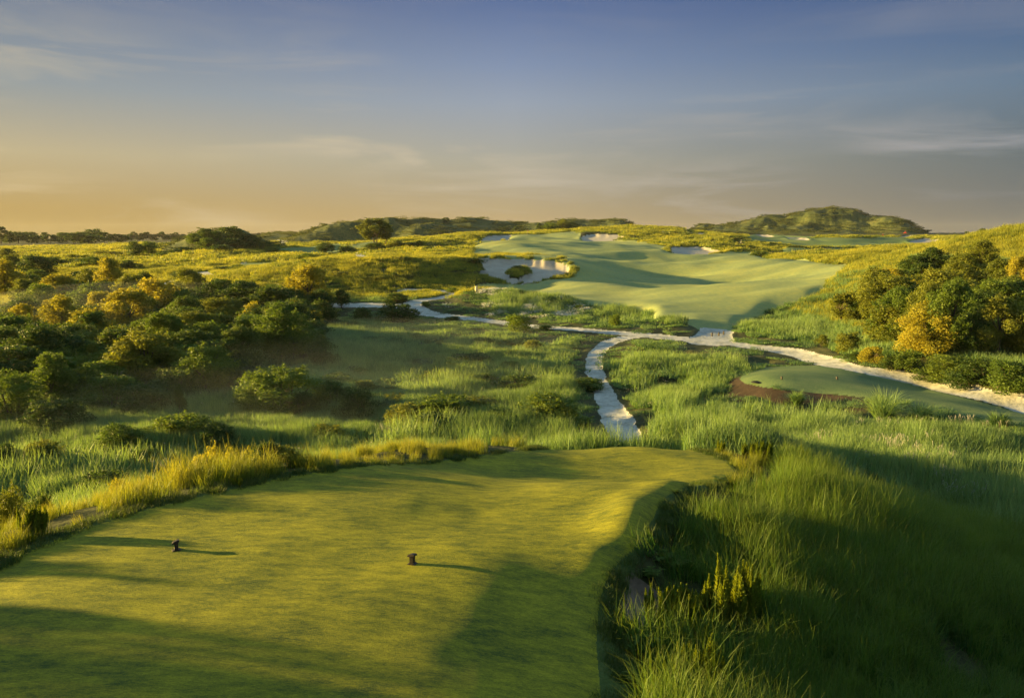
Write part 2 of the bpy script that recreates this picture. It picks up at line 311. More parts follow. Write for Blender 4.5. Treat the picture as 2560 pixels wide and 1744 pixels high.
PATHS = [  # centre line in the photograph, real width
 ([(1568,1112),(1562,1085),(1546,1058),(1516,998),(1496,954),(1484,917),(1487,891),(1509,865),(1553,845),(1610,838)], [2.0,2.1,2.1,1.7,1.6,1.5,1.6,1.9,2.1,1.8]),
 ([(1025,764),(1042,772),(1072,784),(1165,795),(1257,806),(1331,815),(1480,826),(1590,835),(1710,847),(1774,852),(1848,861),(1959,876),(2033,895),(2107,915),(2218,937),(2329,961),(2440,985),(2560,1016),(2700,1055)], [2.6,3.0,3.2,2.8,2.4,2.4,2.4,2.5,2.7,3.1,3.1,2.9,2.7,2.6,2.5,2.4,2.4,2.4,2.4]),
 ([(1035,770),(1032,758),(1057,749),(1109,743),(1131,736),(1109,728),(1054,724),(1000,722)], [3,3,3,2.6,2.4,2.2,2.0,1.4]),
 ([(1042,772),(1000,766),(946,762),(861,763),(760,762)], [3,3.2,3.6,3.4,3]),
 ([(1776,854),(1782,842),(1786,832),(1789,827)], [5.5,4.6,4.0,4.2]),
 ([(545,690),(520,688),(505,680),(530,677)], [4,4,4,3]), ([(440,700),(420,708),(400,716)], [3,3,3]), ([(600,660),(625,648),(650,636),(668,630)], [2,2,2,2]),
 ([(700,600),(706,608),(704,616),(712,620)], [5,4.5,4.5,4.5]), ([(900,630),(902,640),(908,648)], [4,4,4]), ([(1560,576),(1590,575),(1640,578),(1700,582)], [4,3,3,3]), ([(1835,607),(1850,610),(1862,602)], [4,4,3]),
]
def in_poly(px, py, poly):
    poly = np.asarray(poly, float); res = np.zeros(px.shape, bool)
    m = (px >= poly[:, 0].min()) & (px <= poly[:, 0].max()) & (py >= poly[:, 1].min()) & (py <= poly[:, 1].max())
    idx = np.nonzero(m)[0]
    if not len(idx): return res
    x = px[idx]; y = py[idx]; c = np.zeros(len(idx), bool); n = len(poly)
    for i in range(n):
        x1, y1 = poly[i]; x2, y2 = poly[(i+1) % n]
        if y1 == y2: continue
        k = ((y1 > y) != (y2 > y)) & (x < (x2-x1)*(y-y1)/(y2-y1)+x1)
        c ^= k
    res[idx] = c
    return res
def smooth_line(pts, ws, n=14):
    pts = np.asarray(pts, float); ws = np.asarray(ws, float); out = []; ow = []
    for i in range(len(pts)-1):
        p0 = pts[max(i-1, 0)]; p1 = pts[i]; p2 = pts[i+1]; p3 = pts[min(i+2, len(pts)-1)]
        for k in range(n):
            t = k/n
            out.append(.5*((2*p1)+(-p0+p2)*t+(2*p0-5*p1+4*p2-p3)*t*t+(-p0+3*p1-3*p2+p3)*t**3)); ow.append(ws[i]*(1-t)+ws[i+1]*t)
    out.append(pts[-1]); ow.append(ws[-1])
    return np.array(out), np.array(ow)
PW = []
for pts, ws in PATHS:
    w3 = np.array([hit(*p)[:2] for p in pts]); PW.append(smooth_line(w3, ws))
def path_dist(x, y, k):
    pts, ws = PW[k]; res = np.full(x.shape, 99.0)
    m = (x > pts[:, 0].min()-9) & (x < pts[:, 0].max()+9) & (y > pts[:, 1].min()-9) & (y < pts[:, 1].max()+9)
    idx = np.nonzero(m)[0]; X = x[idx]; Y = y[idx]; best = np.full(len(idx), 99.0)
    for i in range(len(pts)-1):
        a = pts[i]; d = pts[i+1]-a; L2 = d@d+1e-9
        t = np.clip(((X-a[0])*d[0]+(Y-a[1])*d[1])/L2, 0, 1)
        dd = np.hypot(X-a[0]-t*d[0], Y-a[1]-t*d[1])-(ws[i]*(1-t)+ws[i+1]*t)/2
        best = np.minimum(best, dd)
    res[idx] = best
    return res
ZN = dict(ground=0, tee=1, fringe=2, pit=3, darkpit=4, fair=5, farfair=6, tee2=7, soil=8, path=9, hill=10)  # bunkers 20+
def classify(x, y):
    zb, hp = hill_parts(x, y); z = zb+np.max(hp, axis=0)
    px, py, f = proj(x, y, z)
    jx = np.where(f > 90, fbm(x*.16, y*.10, 5, 2), fbm(x*1.3, y*1.3, 5, 3))
    Z = np.zeros(x.shape, np.int32)
    Z[np.max(hp, axis=0) > .9] = 10
    qx = px+jx*900/np.maximum(f, 8)*.4; qy = py+jx*120/np.maximum(f, 8)
    for q in FAR_F: Z[in_poly(qx, qy, q) & (f > 190)] = 6
    Z[in_poly(qx, qy, FAIR) & (f > 88) & (f < 420)] = 5
    Z[in_poly(qx, qy, SOIL) & (f > 45) & (f < 80)] = 8
    Z[in_poly(qx, qy, SOIL2) & (f > 85) & (f < 140)] = 8
    Z[in_poly(px, py, TEE2) & (f > 38) & (f < 85)] = 7
    for i, (nm, q, d0, d1) in enumerate(BUNK): Z[in_poly(qx, qy, q) & (f > d0) & (f < d1)] = 20+i
    Z[in_poly(px, py, ISLE) & (f > 150) & (f < 200)] = 0
    Z[in_poly(px, py, TEE_LIP) & (f < 30) & (y > 1)] = 2
    Z[in_poly(px, py, TEE) & (f < 30) & (y > 1)] = 1
    Z[(y <= 1.2) & (x < 1.4) & (x > -12) & (y > -20)] = 1
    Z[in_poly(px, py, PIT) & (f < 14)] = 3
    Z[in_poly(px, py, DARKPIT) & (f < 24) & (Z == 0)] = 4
    r = np.hypot(x, y)
    for k in range(len(PW)):
        d = path_dist(x, y, k)
        Z[(d+fbm(x*.5, y*.5, 31, 3)*.28 < 0) & ((Z == 0) | (Z == 10) | ((k == 4)))] = 9
    return Z, z, px, py, f
# ------------------------------------------------------------------ materials
def new_mat(name):
    m = bpy.data.materials.new(name); m.use_nodes = True; m.node_tree.nodes.clear(); return m, m.node_tree
def pos(nt):
    g = N(nt, 'ShaderNodeNewGeometry'); return g.outputs['Position']
def noise(nt, vec, scale, detail=4, rough=.55, dist=0.0):
    n = N(nt, 'ShaderNodeTexNoise'); n.inputs['Scale'].default_value = scale; n.inputs['Detail'].default_value = detail
    n.inputs['Roughness'].default_value = rough; n.inputs['Distortion'].default_value = dist
    if vec is not None: nt.links.new(vec, n.inputs['Vector'])
    return n.outputs['Fac']
def finish(nt, col, rough=.9, bump=None, bstr=.5, bdist=.05, transl=0.0, tcol=None, spec=.15, sheen=0.0):
    b = N(nt, 'ShaderNodeBsdfPrincipled'); b.inputs['Roughness'].default_value = rough; b.inputs['Specular IOR Level'].default_value = spec
    if isinstance(col, tuple): b.inputs['Base Color'].default_value = (*col, 1)
    else: nt.links.new(col, b.inputs['Base Color'])
    if sheen: b.inputs['Sheen Weight'].default_value = sheen; b.inputs['Sheen Roughness'].default_value = .5
    if bump is not None:
        bn = N(nt, 'ShaderNodeBump'); bn.inputs['Strength'].default_value = bstr; bn.inputs['Distance'].default_value = bdist
        nt.links.new(bump, bn.inputs['Height']); nt.links.new(bn.outputs[0], b.inputs['Normal'])
    out = b.outputs[0]
    if transl:
        t = N(nt, 'ShaderNodeBsdfTranslucent'); ms = N(nt, 'ShaderNodeMixShader'); ms.inputs[0].default_value = transl
        if tcol is None: tcol = col
        if isinstance(tcol, tuple): t.inputs[0].default_value = (*tcol, 1)
        else: nt.links.new(tcol, t.inputs[0])
        nt.links.new(b.outputs[0], ms.inputs[1]); nt.links.new(t.outputs[0], ms.inputs[2]); out = ms.outputs[0]
    o = N(nt, 'ShaderNodeOutputMaterial'); nt.links.new(out, o.inputs[0])
def turf(name, c1, c2, c3, big, fine, bstr, bdist, streak=0.0, sheen=0.0):
    m, nt = new_mat(name); p = pos(nt)
    a = noise(nt, p, big, 4); b = noise(nt, p, fine, 3, .7)
    r = ramp(nt, [(.38, c1), (.50, c2), (.62, c3)])
    f = math_n(nt, 'ADD', math_n(nt, 'MULTIPLY', a, .55), math_n(nt, 'MULTIPLY', b, .45)); nt.links.new(f, r.inputs[0])
    finish(nt, r.outputs[0], .85, b, bstr, bdist, sheen=sheen)
    return m
def shell(name):
    m, nt = new_mat(name); p = pos(nt)
    a = noise(nt, p, .55, 5, .65); b = noise(nt, p, 3.2, 6, .75)
    r = ramp(nt, [(.34, (.14,.15,.10)), (.43, (.28,.28,.255)), (.54, (.43,.42,.40)), (.68, (.52,.505,.485))]); f = math_n(nt, 'ADD', math_n(nt, 'MULTIPLY', a, .5), math_n(nt, 'MULTIPLY', b, .5)); nt.links.new(f, r.inputs[0])
    finish(nt, r.outputs[0], .95, b, .8, .08)
    return m
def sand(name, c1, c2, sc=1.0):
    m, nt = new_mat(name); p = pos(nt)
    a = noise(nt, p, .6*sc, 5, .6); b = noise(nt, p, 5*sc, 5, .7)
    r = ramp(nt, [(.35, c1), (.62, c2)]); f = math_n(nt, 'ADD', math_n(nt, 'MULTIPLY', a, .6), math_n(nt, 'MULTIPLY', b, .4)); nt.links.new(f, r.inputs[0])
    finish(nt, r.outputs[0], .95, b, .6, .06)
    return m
def foliage(name, c1, c2, c3, transl=.35, patch=.15, yellow=1.0):
    m, nt = new_mat(name); p = pos(nt)
    oi = N(nt, 'ShaderNodeObjectInfo'); a = noise(nt, p, patch, 3); g = N(nt, 'ShaderNodeNewGeometry')
    f = math_n(nt, 'ADD', math_n(nt, 'ADD', math_n(nt, 'MULTIPLY', a, .6), math_n(nt, 'MULTIPLY', oi.outputs['Random'], .2)), math_n(nt, 'MULTIPLY', g.outputs['Random Per Island'], .22))
    r = ramp(nt, [(.28, c1), (.52, c2), (.76, c3)]); nt.links.new(f, r.inputs[0])
    t = mixc(nt, 1.0, r.outputs[0], (1.25*yellow, 1.15, .55), 'MULTIPLY')
    finish(nt, r.outputs[0], .6, transl=transl, tcol=t, spec=.25)
    return m
def tee_turf():
    m, nt = new_mat('tee_turf'); p = pos(nt)
    mp = N(nt, 'ShaderNodeMapping'); mp.inputs['Rotation'].default_value = (0, 0, math.radians(35)); mp.inputs['Scale'].default_value = (1.0, 3.2, 1.0); nt.links.new(p, mp.inputs[0])
    a = noise(nt, p, .8, 4); b = noise(nt, mp.outputs[0], 13, 5, .75); c = noise(nt, p, 55, 3, .7); d = noise(nt, mp.outputs[0], 2.2, 3, .6)
    f = math_n(nt, 'ADD', math_n(nt, 'ADD', math_n(nt, 'MULTIPLY', a, .2), math_n(nt, 'MULTIPLY', b, .35)), math_n(nt, 'ADD', math_n(nt, 'MULTIPLY', c, .2), math_n(nt, 'MULTIPLY', d, .25)))
    r = ramp(nt, [(.41, (.050,.074,.015)), (.5, (.165,.165,.015)), (.60, (.31,.285,.020))]); nt.links.new(f, r.inputs[0])
    h = math_n(nt, 'ADD', math_n(nt, 'MULTIPLY', b, .6), math_n(nt, 'MULTIPLY', c, .4))
    finish(nt, r.outputs[0], .85, h, .8, .03)
    return m
MT = {}
MT['ground'] = turf('rough_ground_turf', (.020,.024,.008), (.040,.046,.014), (.075,.072,.026), .25, 2.2, .8, .12)
MT['hill'] = turf('hill_grass', (.025,.038,.014), (.06,.075,.024), (.11,.11,.035), .07, .8, .9, .5)
MT['tee'] = tee_turf()
MT['fringe'] = turf('fringe_turf', (.035,.06,.015), (.055,.085,.02), (.08,.10,.03), .8, 18, .8, .04)
MT['fair'] = turf('fairway_turf', (.155,.20,.095), (.21,.245,.095), (.27,.28,.09), .06, 1.4, .35, .03)
MT['farfair'] = turf('far_fairway_turf', (.10,.15,.05), (.13,.18,.06), (.16,.19,.07), .06, 1.4, .35, .03)
MT['tee2'] = turf('lower_tee_turf', (.065,.105,.045), (.10,.145,.058), (.14,.17,.066), .35, 9, .8, .05)
MT['sand'] = sand('bunker_sand', (.28,.25,.22), (.40,.36,.31), .5)
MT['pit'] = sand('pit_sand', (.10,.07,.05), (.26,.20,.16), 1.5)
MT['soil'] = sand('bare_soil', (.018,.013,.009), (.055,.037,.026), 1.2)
MT['path'] = shell('crushed_shell')
# ------------------------------------------------------------------ terrain meshes, one object per ground kind
TH_F = np.linspace(-.74, .74, 1280); S_F = np.linspace(math.log(5.5), math.log(1600), 1130)
def relief(x, y, z, Zm, r, gshape=None):
    """adds the fine relief to the smooth height field; Zm are the soft masks of the ground kinds"""
    rough = Zm['rough']*(1-.7*Zm['hill']); fair = Zm['fair']; bun = Zm['bunk']
    far = np.clip((r-25)/60, 0, 1)
    z = z+rough*(fbm(x/7, y/7, 1, 4)*(.18+.45*far)*(1-.6*np.clip((r-300)/150, 0, 1))+fbm(x/22, y/22, 9, 3)*1.7*far*np.clip((r-90)/60, 0, 1)*np.clip((520-r)/150, .25, 1))
    z = z+rough*fbm(x/2.4, y/2.4, 7, 3)*.30*np.clip((r-26)/12, 0, 1)*np.clip((160-r)/40, 0, 1)
    z = z+fair*((fbm(x/24+y/90, y/11, 21, 3)*1.15+fbm(x/42, y/30+x/60, 22, 2)*1.6)*np.clip((r-85)/30, 0, 1)*np.clip(r/200, .6, 1.0)*1.25*(1-np.clip(Zm['nearb']*1.6, 0, 1)))
    z = z+rough*fbm(x/26, y/30, 12, 3)*2.4*np.clip((-x-8)/30, 0, 1)*np.clip((r-165)/50, 0, 1)*np.clip((480-r)/120, 0, 1)
    z = z-bun*(.9+.9*(r < 200))
    z = z+Zm['tee']*(fbm(x/1.9, y/2.8, 25, 3)*.03+fbm(x/4.5, y/3.2, 26, 2)*.10)
    z = z+Zm['fringe']*(fbm(x/.28, y/.28, 27, 3)*.018+.02)
    z = z-Zm['pit']*.18+(Zm['pit'])*fbm(x/.35, y/.35, 28, 3)*.08
    z = z-Zm['path']*.10+Zm['path']*fbm(x/.6, y/.6, 29, 3)*.03
    return z
def box(a, w):
    a = a.astype(np.float64)
    for ax in (0, 1):
        for _ in range(2):
            p = np.pad(a, [(w+1, w) if ax == 0 else (0, 0), (w+1, w) if ax == 1 else (0, 0)], mode='edge').cumsum(axis=ax)
            a = (p[2*w+1:]-p[:-2*w-1])/(2*w+1) if ax == 0 else (p[:, 2*w+1:]-p[:, :-2*w-1])/(2*w+1)
    return a
def masks(Z):
    op = np.clip(box((Z == 9) | (Z == 7), 9)*4, 0, 1) if Z.shape[0] > 600 else 0*Z
    g = lambda m, k: blur(m.astype(np.float32), k)
    b = (Z >= 20)
    return dict(rough=g((Z == 0) | (Z == 10) | (Z == 8) | (Z == 4), 6)*(1-.85*op), fair=np.clip(g((Z == 5) | (Z == 6), 60)*2-1, 0, 1), bunk=g(b, 3), tee=g(Z == 1, 3), fringe=g(Z == 2, 2), pit=g((Z == 3) | (Z == 4), 4), path=g(Z == 9, 3), nearb=g(b, 40), hill=g(Z == 10, 3))
T1, S1 = np.meshgrid(TH_F, S_F); R1 = np.exp(S1); X1 = R1*np.sin(T1); Y1 = R1*np.cos(T1)
Zc, zc, *_ = classify(X1.ravel(), Y1.ravel())
Zc = Zc.reshape(X1.shape); zc = zc.reshape(X1.shape)
MK = masks(Zc); Z1 = relief(X1, Y1, zc, MK, R1)
thc = np.concatenate([np.linspace(.74, 2*math.pi-.74, 220)]); sc_ = np.linspace(math.log(.3), math.log(2600), 260)
T2, S2 = np.meshgrid(thc, sc_); R2 = np.exp(S2); X2 = R2*np.sin(T2); Y2 = R2*np.cos(T2)
Zc2, zc2, *_ = classify(X2.ravel(), Y2.ravel()); Zc2 = Zc2.reshape(X2.shape); zc2 = zc2.reshape(X2.shape)
Z2 = relief(X2, Y2, zc2, masks(Zc2), R2)
T3, S3 = np.meshgrid(np.linspace(-.74, .74, 60), np.concatenate([np.linspace(math.log(.3), math.log(5.5), 30)])); R3 = np.exp(S3); X3 = R3*np.sin(T3); Y3 = R3*np.cos(T3)
Zc3 = classify(X3.ravel(), Y3.ravel()); z3_ = Zc3[1].reshape(X3.shape); Zc3 = Zc3[0].reshape(X3.shape)
T4, S4 = np.meshgrid(np.linspace(-.74, .74, 90), np.linspace(math.log(1600), math.log(2600), 12)); R4 = np.exp(S4); X4 = R4*np.sin(T4); Y4 = R4*np.cos(T4)
z4_ = H0f(X4.ravel(), Y4.ravel()).reshape(X4.shape); Zc4 = np.zeros(X4.shape, int)
grids = [(X1, Y1, Z1, Zc), (X2, Y2, Z2, Zc2), (X3, Y3, z3_, Zc3), (X4, Y4, z4_, Zc4)]
V = []; Q = []; QZ = []; off = 0
for X, Y, Z, C in grids:
    nr, nc = X.shape; ids = np.arange(nr*nc).reshape(nr, nc)+off
    V.append(np.stack([X.ravel(), Y.ravel(), Z.ravel()], 1))
    q = np.stack([ids[:-1, :-1], ids[:-1, 1:], ids[1:, 1:], ids[1:, :-1]], -1).reshape(-1, 4)[:, ::-1]
    Q.append(q); QZ.append(C[:-1, :-1].ravel()); off += nr*nc
V = np.concatenate(V); Q = np.concatenate(Q); QZ = np.concatenate(QZ)
def zone_obj(name, sel, mat, label, cat):
    q = Q[sel]
    if not len(q): print('EMPTY ZONE', name); return None
    used = np.unique(q); remap = np.full(len(V), -1, np.int32); remap[used] = np.arange(len(used))
    o = obj_from(name, V[used], remap[q], mat, smooth=True)
    tag(o, label, cat, kind='structure'); return o
zone_obj('rough_ground', QZ == 0, MT['ground'], 'uneven rough ground under the grass between fairway and tees', 'ground')
zone_obj('tee_box', QZ == 1, MT['tee'], 'closely mown foreground tee box with two dark markers', 'tee box')
zone_obj('turf_fringe', QZ == 2, MT['fringe'], 'thicker turf lip around the edge of the foreground tee box', 'turf')
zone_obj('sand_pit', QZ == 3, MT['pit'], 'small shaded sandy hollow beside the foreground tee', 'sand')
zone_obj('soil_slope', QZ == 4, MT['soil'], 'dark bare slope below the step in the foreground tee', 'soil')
zone_obj('fairway', QZ == 5, MT['fair'], 'broad rolling dewy fairway climbing to the flag', 'fairway')
zone_obj('distant_fairway', QZ == 6, MT['farfair'], 'flat mown fairway strips far away beside the hills', 'fairway')
zone_obj('lower_tee_box', QZ == 7, MT['tee2'], 'blue green mown tee platform beside the right-hand track', 'tee box')
zone_obj('bare_soil', QZ == 8, MT['soil'], 'brown bare soil bank around the lower tee and fairway edge', 'soil')
zone_obj('path', QZ == 9, MT['path'], 'pale crushed shell cart path winding through the valley', 'path')
zone_obj('hill', QZ == 10, MT['hill'], 'grassy dune hills along the horizon', 'hill')
BL = ['large sand bunker with a grassy island and a steep sunlit face', 'oval sand bunker left of the flag', 'two-lobed sand bunker right of the flag', 'grey sand bunker on the right edge of the fairway',
      'arched sand bunker far right behind the row of short posts', 'thin sand strip below the left end of the right hill', 'narrow sand sliver below the middle of the right hill', 'pale sandy strip on the rise right of the flag', 'small grey sand patch on the far skyline right of the hill']
for i, (nm, *_r) in enumerate(BUNK):
    zone_obj('sand_bunker', QZ == 20+i, MT['sand'], BL[i], 'bunker')
# exact height of the built ground (fine grid), for placing things
def ground(x, y):
    x = np.asarray(x, float); y = np.asarray(y, float)
    th = np.arctan2(x, y); s = np.log(np.maximum(np.hypot(x, y), .3))
    fi = (th-TH_F[0])/(TH_F[1]-TH_F[0]); fj = (s-S_F[0])/(S_F[1]-S_F[0])
    ok = (fi >= 0) & (fi < len(TH_F)-1.01) & (fj >= 0) & (fj < len(S_F)-1.01)
    fi2 = np.clip(fi, 0, len(TH_F)-1.01); fj2 = np.clip(fj, 0, len(S_F)-1.01); i = fi2.astype(int); j = fj2.astype(int); a = fi2-i; b = fj2-j
    h = (Z1[j, i]*(1-a)+Z1[j, i+1]*a)*(1-b)+(Z1[j+1, i]*(1-a)+Z1[j+1, i+1]*a)*b
    return np.where(ok, h, H0f(x, y))
OPEN = np.clip(box((Zc == 9) | (Zc == 7), 14)*5, 0, 1)
def open_at(x, y):
    th = np.arctan2(x, y); s = np.log(np.maximum(np.hypot(x, y), .3))
    i = np.clip(((th-TH_F[0])/(TH_F[1]-TH_F[0])).astype(int), 0, len(TH_F)-2); j = np.clip(((s-S_F[0])/(S_F[1]-S_F[0])).astype(int), 0, len(S_F)-2)
    return OPEN[np.clip(j+8, 0, len(S_F)-1), i]
def zone_at(x, y):
    th = np.arctan2(x, y); s = np.log(np.maximum(np.hypot(x, y), .3))
    i = np.clip(((th-TH_F[0])/(TH_F[1]-TH_F[0])).astype(int), 0, len(TH_F)-2); j = np.clip(((s-S_F[0])/(S_F[1]-S_F[0])).astype(int), 0, len(S_F)-2)
    return Zc[j, i]
# ------------------------------------------------------------------ grass
def blades(rng, n, R, h, w, bend=.5, seg=3, hv=.35, clump=0.0, lean=0.0):
    a = rng.uniform(0, 2*np.pi, n); rr = R*np.sqrt(rng.uniform(0, 1, n))
    if clump: rr = R*rng.uniform(0, 1, n)**clump
    bx = rr*np.cos(a); by = rr*np.sin(a)
    az = a+rng.normal(0, 1.1, n) if clump else rng.uniform(0, 2*np.pi, n)
    hh = h*(1+rng.uniform(-hv, hv, n)); be = bend*rng.uniform(.15, 1.2, n); ww = w*rng.uniform(.6, 1.3, n)
    fa = az+np.pi/2+rng.normal(0, .5, n)
    v = np.zeros((n, seg+1, 2, 3)); tip = np.zeros((n, seg+1, 2))
    for k in range(seg+1):
        t = k/seg; ang = be*t*1.6
        out = hh*be*t*t*.75+lean*t*hh; up = hh*(t-.33*be*t**3)
        wd = ww*(1-t)**.6*(1 if k < seg else .0)+ww*.08
        for s, q in ((-1, 0), (1, 1)):
            v[:, k, q, 0] = bx+np.cos(az)*out+s*np.cos(fa)*wd/2; v[:, k, q, 1] = by+np.sin(az)*out+s*np.sin(fa)*wd/2; v[:, k, q, 2] = up-.04*(k == 0)
        tip[:, k, :] = t
    base = (np.arange(n)*(seg+1)*2)[:, None]
    k = np.arange(seg)[None, :]*2
    q = np.stack([base+k, base+k+1, base+k+3, base+k+2], -1).reshape(-1, 4)
    return v.reshape(-1, 3), q, tip.ravel()
def proto_mesh(name, vqs, mat):
    vs = []; qs = []; ts = []; off = 0
    for v, q, t in vqs: vs.append(v); qs.append(q+off); ts.append(t); off += len(v)
    o = obj_from(name, np.concatenate(vs), np.concatenate(qs), mat)
    at = o.data.attributes.new('tip', 'FLOAT', 'POINT'); at.data.foreach_set('value', np.concatenate(ts).astype(np.float32))
    scene.collection.objects.unlink(o)
    return o
def grass_mat(name, c1, c2, c3, tipc, tipw=.5, transl=.45, patch=.12):
    m, nt = new_mat(name); p = pos(nt)
    oi = N(nt, 'ShaderNodeObjectInfo'); a = math_n(nt, 'ADD', math_n(nt, 'MULTIPLY', noise(nt, p, patch, 4, .6), .58), math_n(nt, 'MULTIPLY', noise(nt, p, patch*4.5, 3, .6), .42)); g = N(nt, 'ShaderNodeNewGeometry'); at = N(nt, 'ShaderNodeAttribute', attribute_name='tip')
    f = math_n(nt, 'ADD', math_n(nt, 'ADD', math_n(nt, 'MULTIPLY', a, .62), math_n(nt, 'MULTIPLY', oi.outputs['Random'], .20)), math_n(nt, 'MULTIPLY', g.outputs['Random Per Island'], .18))
    r = ramp(nt, [(.37, c1), (.50, c2), (.63, c3)]); nt.links.new(f, r.inputs[0])
    tf = math_n(nt, 'MULTIPLY', math_n(nt, 'POWER', at.outputs['Fac'], 2.0), math_n(nt, 'MULTIPLY', a, tipw*1.6), True)
    c = mixc(nt, tf, r.outputs[0], tipc)
    t = mixc(nt, 1.0, c, (1.3, 1.2, .5), 'MULTIPLY')
    finish(nt, c, .55, transl=transl, tcol=t, spec=.3)
    return m
MG = dict(
 bank=grass_mat('bank_grass_blades', (.018,.070,.014), (.045,.140,.020), (.115,.215,.030), (.33,.31,.045), .45),
 reed=grass_mat('tee_edge_grass_blades', (.09,.14,.018), (.17,.215,.024), (.25,.26,.032), (.40,.33,.06), .6),
 meadow=grass_mat('meadow_grass_blades', (.035,.085,.030), (.125,.23,.085), (.22,.32,.12), (.26,.33,.14), .5, patch=.09),
 pale=grass_mat('pale_meadow_blades', (.10,.18,.075), (.16,.26,.10), (.22,.32,.12), (.28,.34,.16), .5, patch=.2),
 rough=grass_mat('rough_grass_blades', (.035,.085,.018), (.15,.20,.028), (.37,.36,.04), (.46,.41,.06), .7, patch=.05),
 hill=grass_mat('hill_grass_blades', (.022,.04,.014), (.045,.065,.018), (.09,.10,.024), (.12,.11,.03), .4, patch=.03),
 short=grass_mat('lip_grass_blades', (.035,.075,.018), (.06,.10,.022), (.10,.13,.03), (.14,.15,.04), .5, patch=.9),
 turf=grass_mat('mown_grass_blades', (.13,.16,.020), (.17,.19,.024), (.21,.21,.03), (.22,.22,.04), .3, patch=1.1),
)
rg = np.random.default_rng(7)
PR = {}
def protos(key, n, args, mat, k=4):
    PR[key] = [proto_mesh('blade_patch', [blades(rg, **a) for a in args], mat) for _ in range(k)]
protos('bank', 0, [dict(n=70, R=.34, h=.58, w=.013, bend=.55), dict(n=35, R=.30, h=.85, w=.010, bend=.8), dict(n=40, R=.36, h=.35, w=.015, bend=.9)], MG['bank'], 6)
protos('reed', 0, [dict(n=60, R=.28, h=.5, w=.013, bend=.45), dict(n=16, R=.25, h=.75, w=.010, bend=.5)], MG['reed'], 5)
protos('meadow_n', 0, [dict(n=120, R=.75, h=.75, w=.026, bend=.55), dict(n=60, R=.7, h=.45, w=.04, bend=.9)], MG['meadow'], 5)
protos('meadow_m', 0, [dict(n=170, R=1.25, h=.75, w=.055, bend=.55, seg=2), dict(n=60, R=1.2, h=.5, w=.08, bend=.9, seg=2)], MG['meadow'], 5)
protos('pale_m', 0, [dict(n=60, R=.9, h=.95, w=.045, bend=.7, seg=2, hv=.4)], MG['pale'], 4)
protos('rough_m', 0, [dict(n=170, R=1.3, h=.6, w=.06, bend=.5, seg=2), dict(n=50, R=1.2, h=.9, w=.05, bend=.5, seg=2)], MG['rough'], 5)
protos('rough_f', 0, [dict(n=190, R=3.0, h=.75, w=.16, bend=.6, seg=2, hv=.6)], MG['rough'], 5)
protos('hill_f', 0, [dict(n=320, R=5.0, h=.5, w=.22, bend=.7, seg=2, hv=.6)], MG['hill'], 4)
protos('short', 0, [dict(n=190, R=.18, h=.075, w=.006, bend=1.0, seg=2, hv=.7)], MG['short'], 4)
protos('turf', 0, [dict(n=230, R=.20, h=.012, w=.006, bend=1.0, seg=2, hv=.6)], MG['turf'], 4)

def scatter(name, key, x, y, sc, label, cat, zoff=0.0, tilt=.12, scz=None, rs=3, z=None):
    n = len(x)
    if n == 0: print('EMPTY SCATTER', name); return
    z = ground(x, y)+zoff if z is None else z
    me = bpy.data.meshes.new(name); me.vertices.add(n); me.vertices.foreach_set('co', np.stack([x, y, z], 1).astype(np.float32).ravel())
    r = np.random.default_rng(rs)
    rot = np.stack([r.normal(0, tilt, n), r.normal(0, tilt, n), r.uniform(0, 6.283, n)], 1)
    a = me.attributes.new('rot', 'FLOAT_VECTOR', 'POINT'); a.data.foreach_set('vector', rot.astype(np.float32).ravel())
    scz = sc if scz is None else scz
    a = me.attributes.new('sc', 'FLOAT_VECTOR', 'POINT'); a.data.foreach_set('vector', np.stack([sc, sc, scz], 1).astype(np.float32).ravel())
    a = me.attributes.new('idx', 'INT', 'POINT'); a.data.foreach_set('value', r.integers(0, len(PR[key]), n).astype(np.int32))
    o = bpy.data.objects.new(name, me); scene.collection.objects.link(o)
    ng = bpy.data.node_groups.new(name+'_scatter', 'GeometryNodeTree')
    ng.interface.new_socket('Geometry', in_out='INPUT', socket_type='NodeSocketGeometry'); ng.interface.new_socket('Geometry', in_out='OUTPUT', socket_type='NodeSocketGeometry')
    gi = ng.nodes.new('NodeGroupInput'); go = ng.nodes.new('NodeGroupOutput'); ip = ng.nodes.new('GeometryNodeInstanceOnPoints'); jn = ng.nodes.new('GeometryNodeJoinGeometry')
    for p in PR[key]:
        oi = ng.nodes.new('GeometryNodeObjectInfo'); oi.inputs['Object'].default_value = p; oi.inputs['As Instance'].default_value = True
        ng.links.new(oi.outputs['Geometry'], jn.inputs[0])
    def na(nm, ty):
        q = ng.nodes.new('GeometryNodeInputNamedAttribute'); q.data_type = ty; q.inputs[0].default_value = nm; return q.outputs[0]
    ng.links.new(gi.outputs[0], ip.inputs['Points']); ng.links.new(jn.outputs[0], ip.inputs['Instance']); ip.inputs['Pick Instance'].default_value = True
    ng.links.new(na('idx', 'INT'), ip.inputs['Instance Index']); ng.links.new(na('rot', 'FLOAT_VECTOR'), ip.inputs['Rotation']); ng.links.new(na('sc', 'FLOAT_VECTOR'), ip.inputs['Scale'])
    ng.links.new(ip.outputs[0], go.inputs[0])
    md = o.modifiers.new('scatter', 'NODES'); md.node_group = ng
    tag(o, label, cat, kind='stuff'); print('SCATTER', name, n)
    return o
def sample(r0, r1, dens, seed, th0=-.72, th1=.70):
    r = np.random.default_rng(seed); n = int(dens*(th1-th0)*(r1*r1-r0*r0)/2)
    rad = np.sqrt(r.uniform(r0*r0, r1*r1, n)); th = r.uniform(th0, th1, n)
    x = rad*np.sin(th); y = rad*np.cos(th)
    return x, y, rad, r
def pathmin(x, y):
    d = np.full(x.shape, 99.0)
    for k in range(len(PW)): d = np.minimum(d, path_dist(x, y, k))
    return d
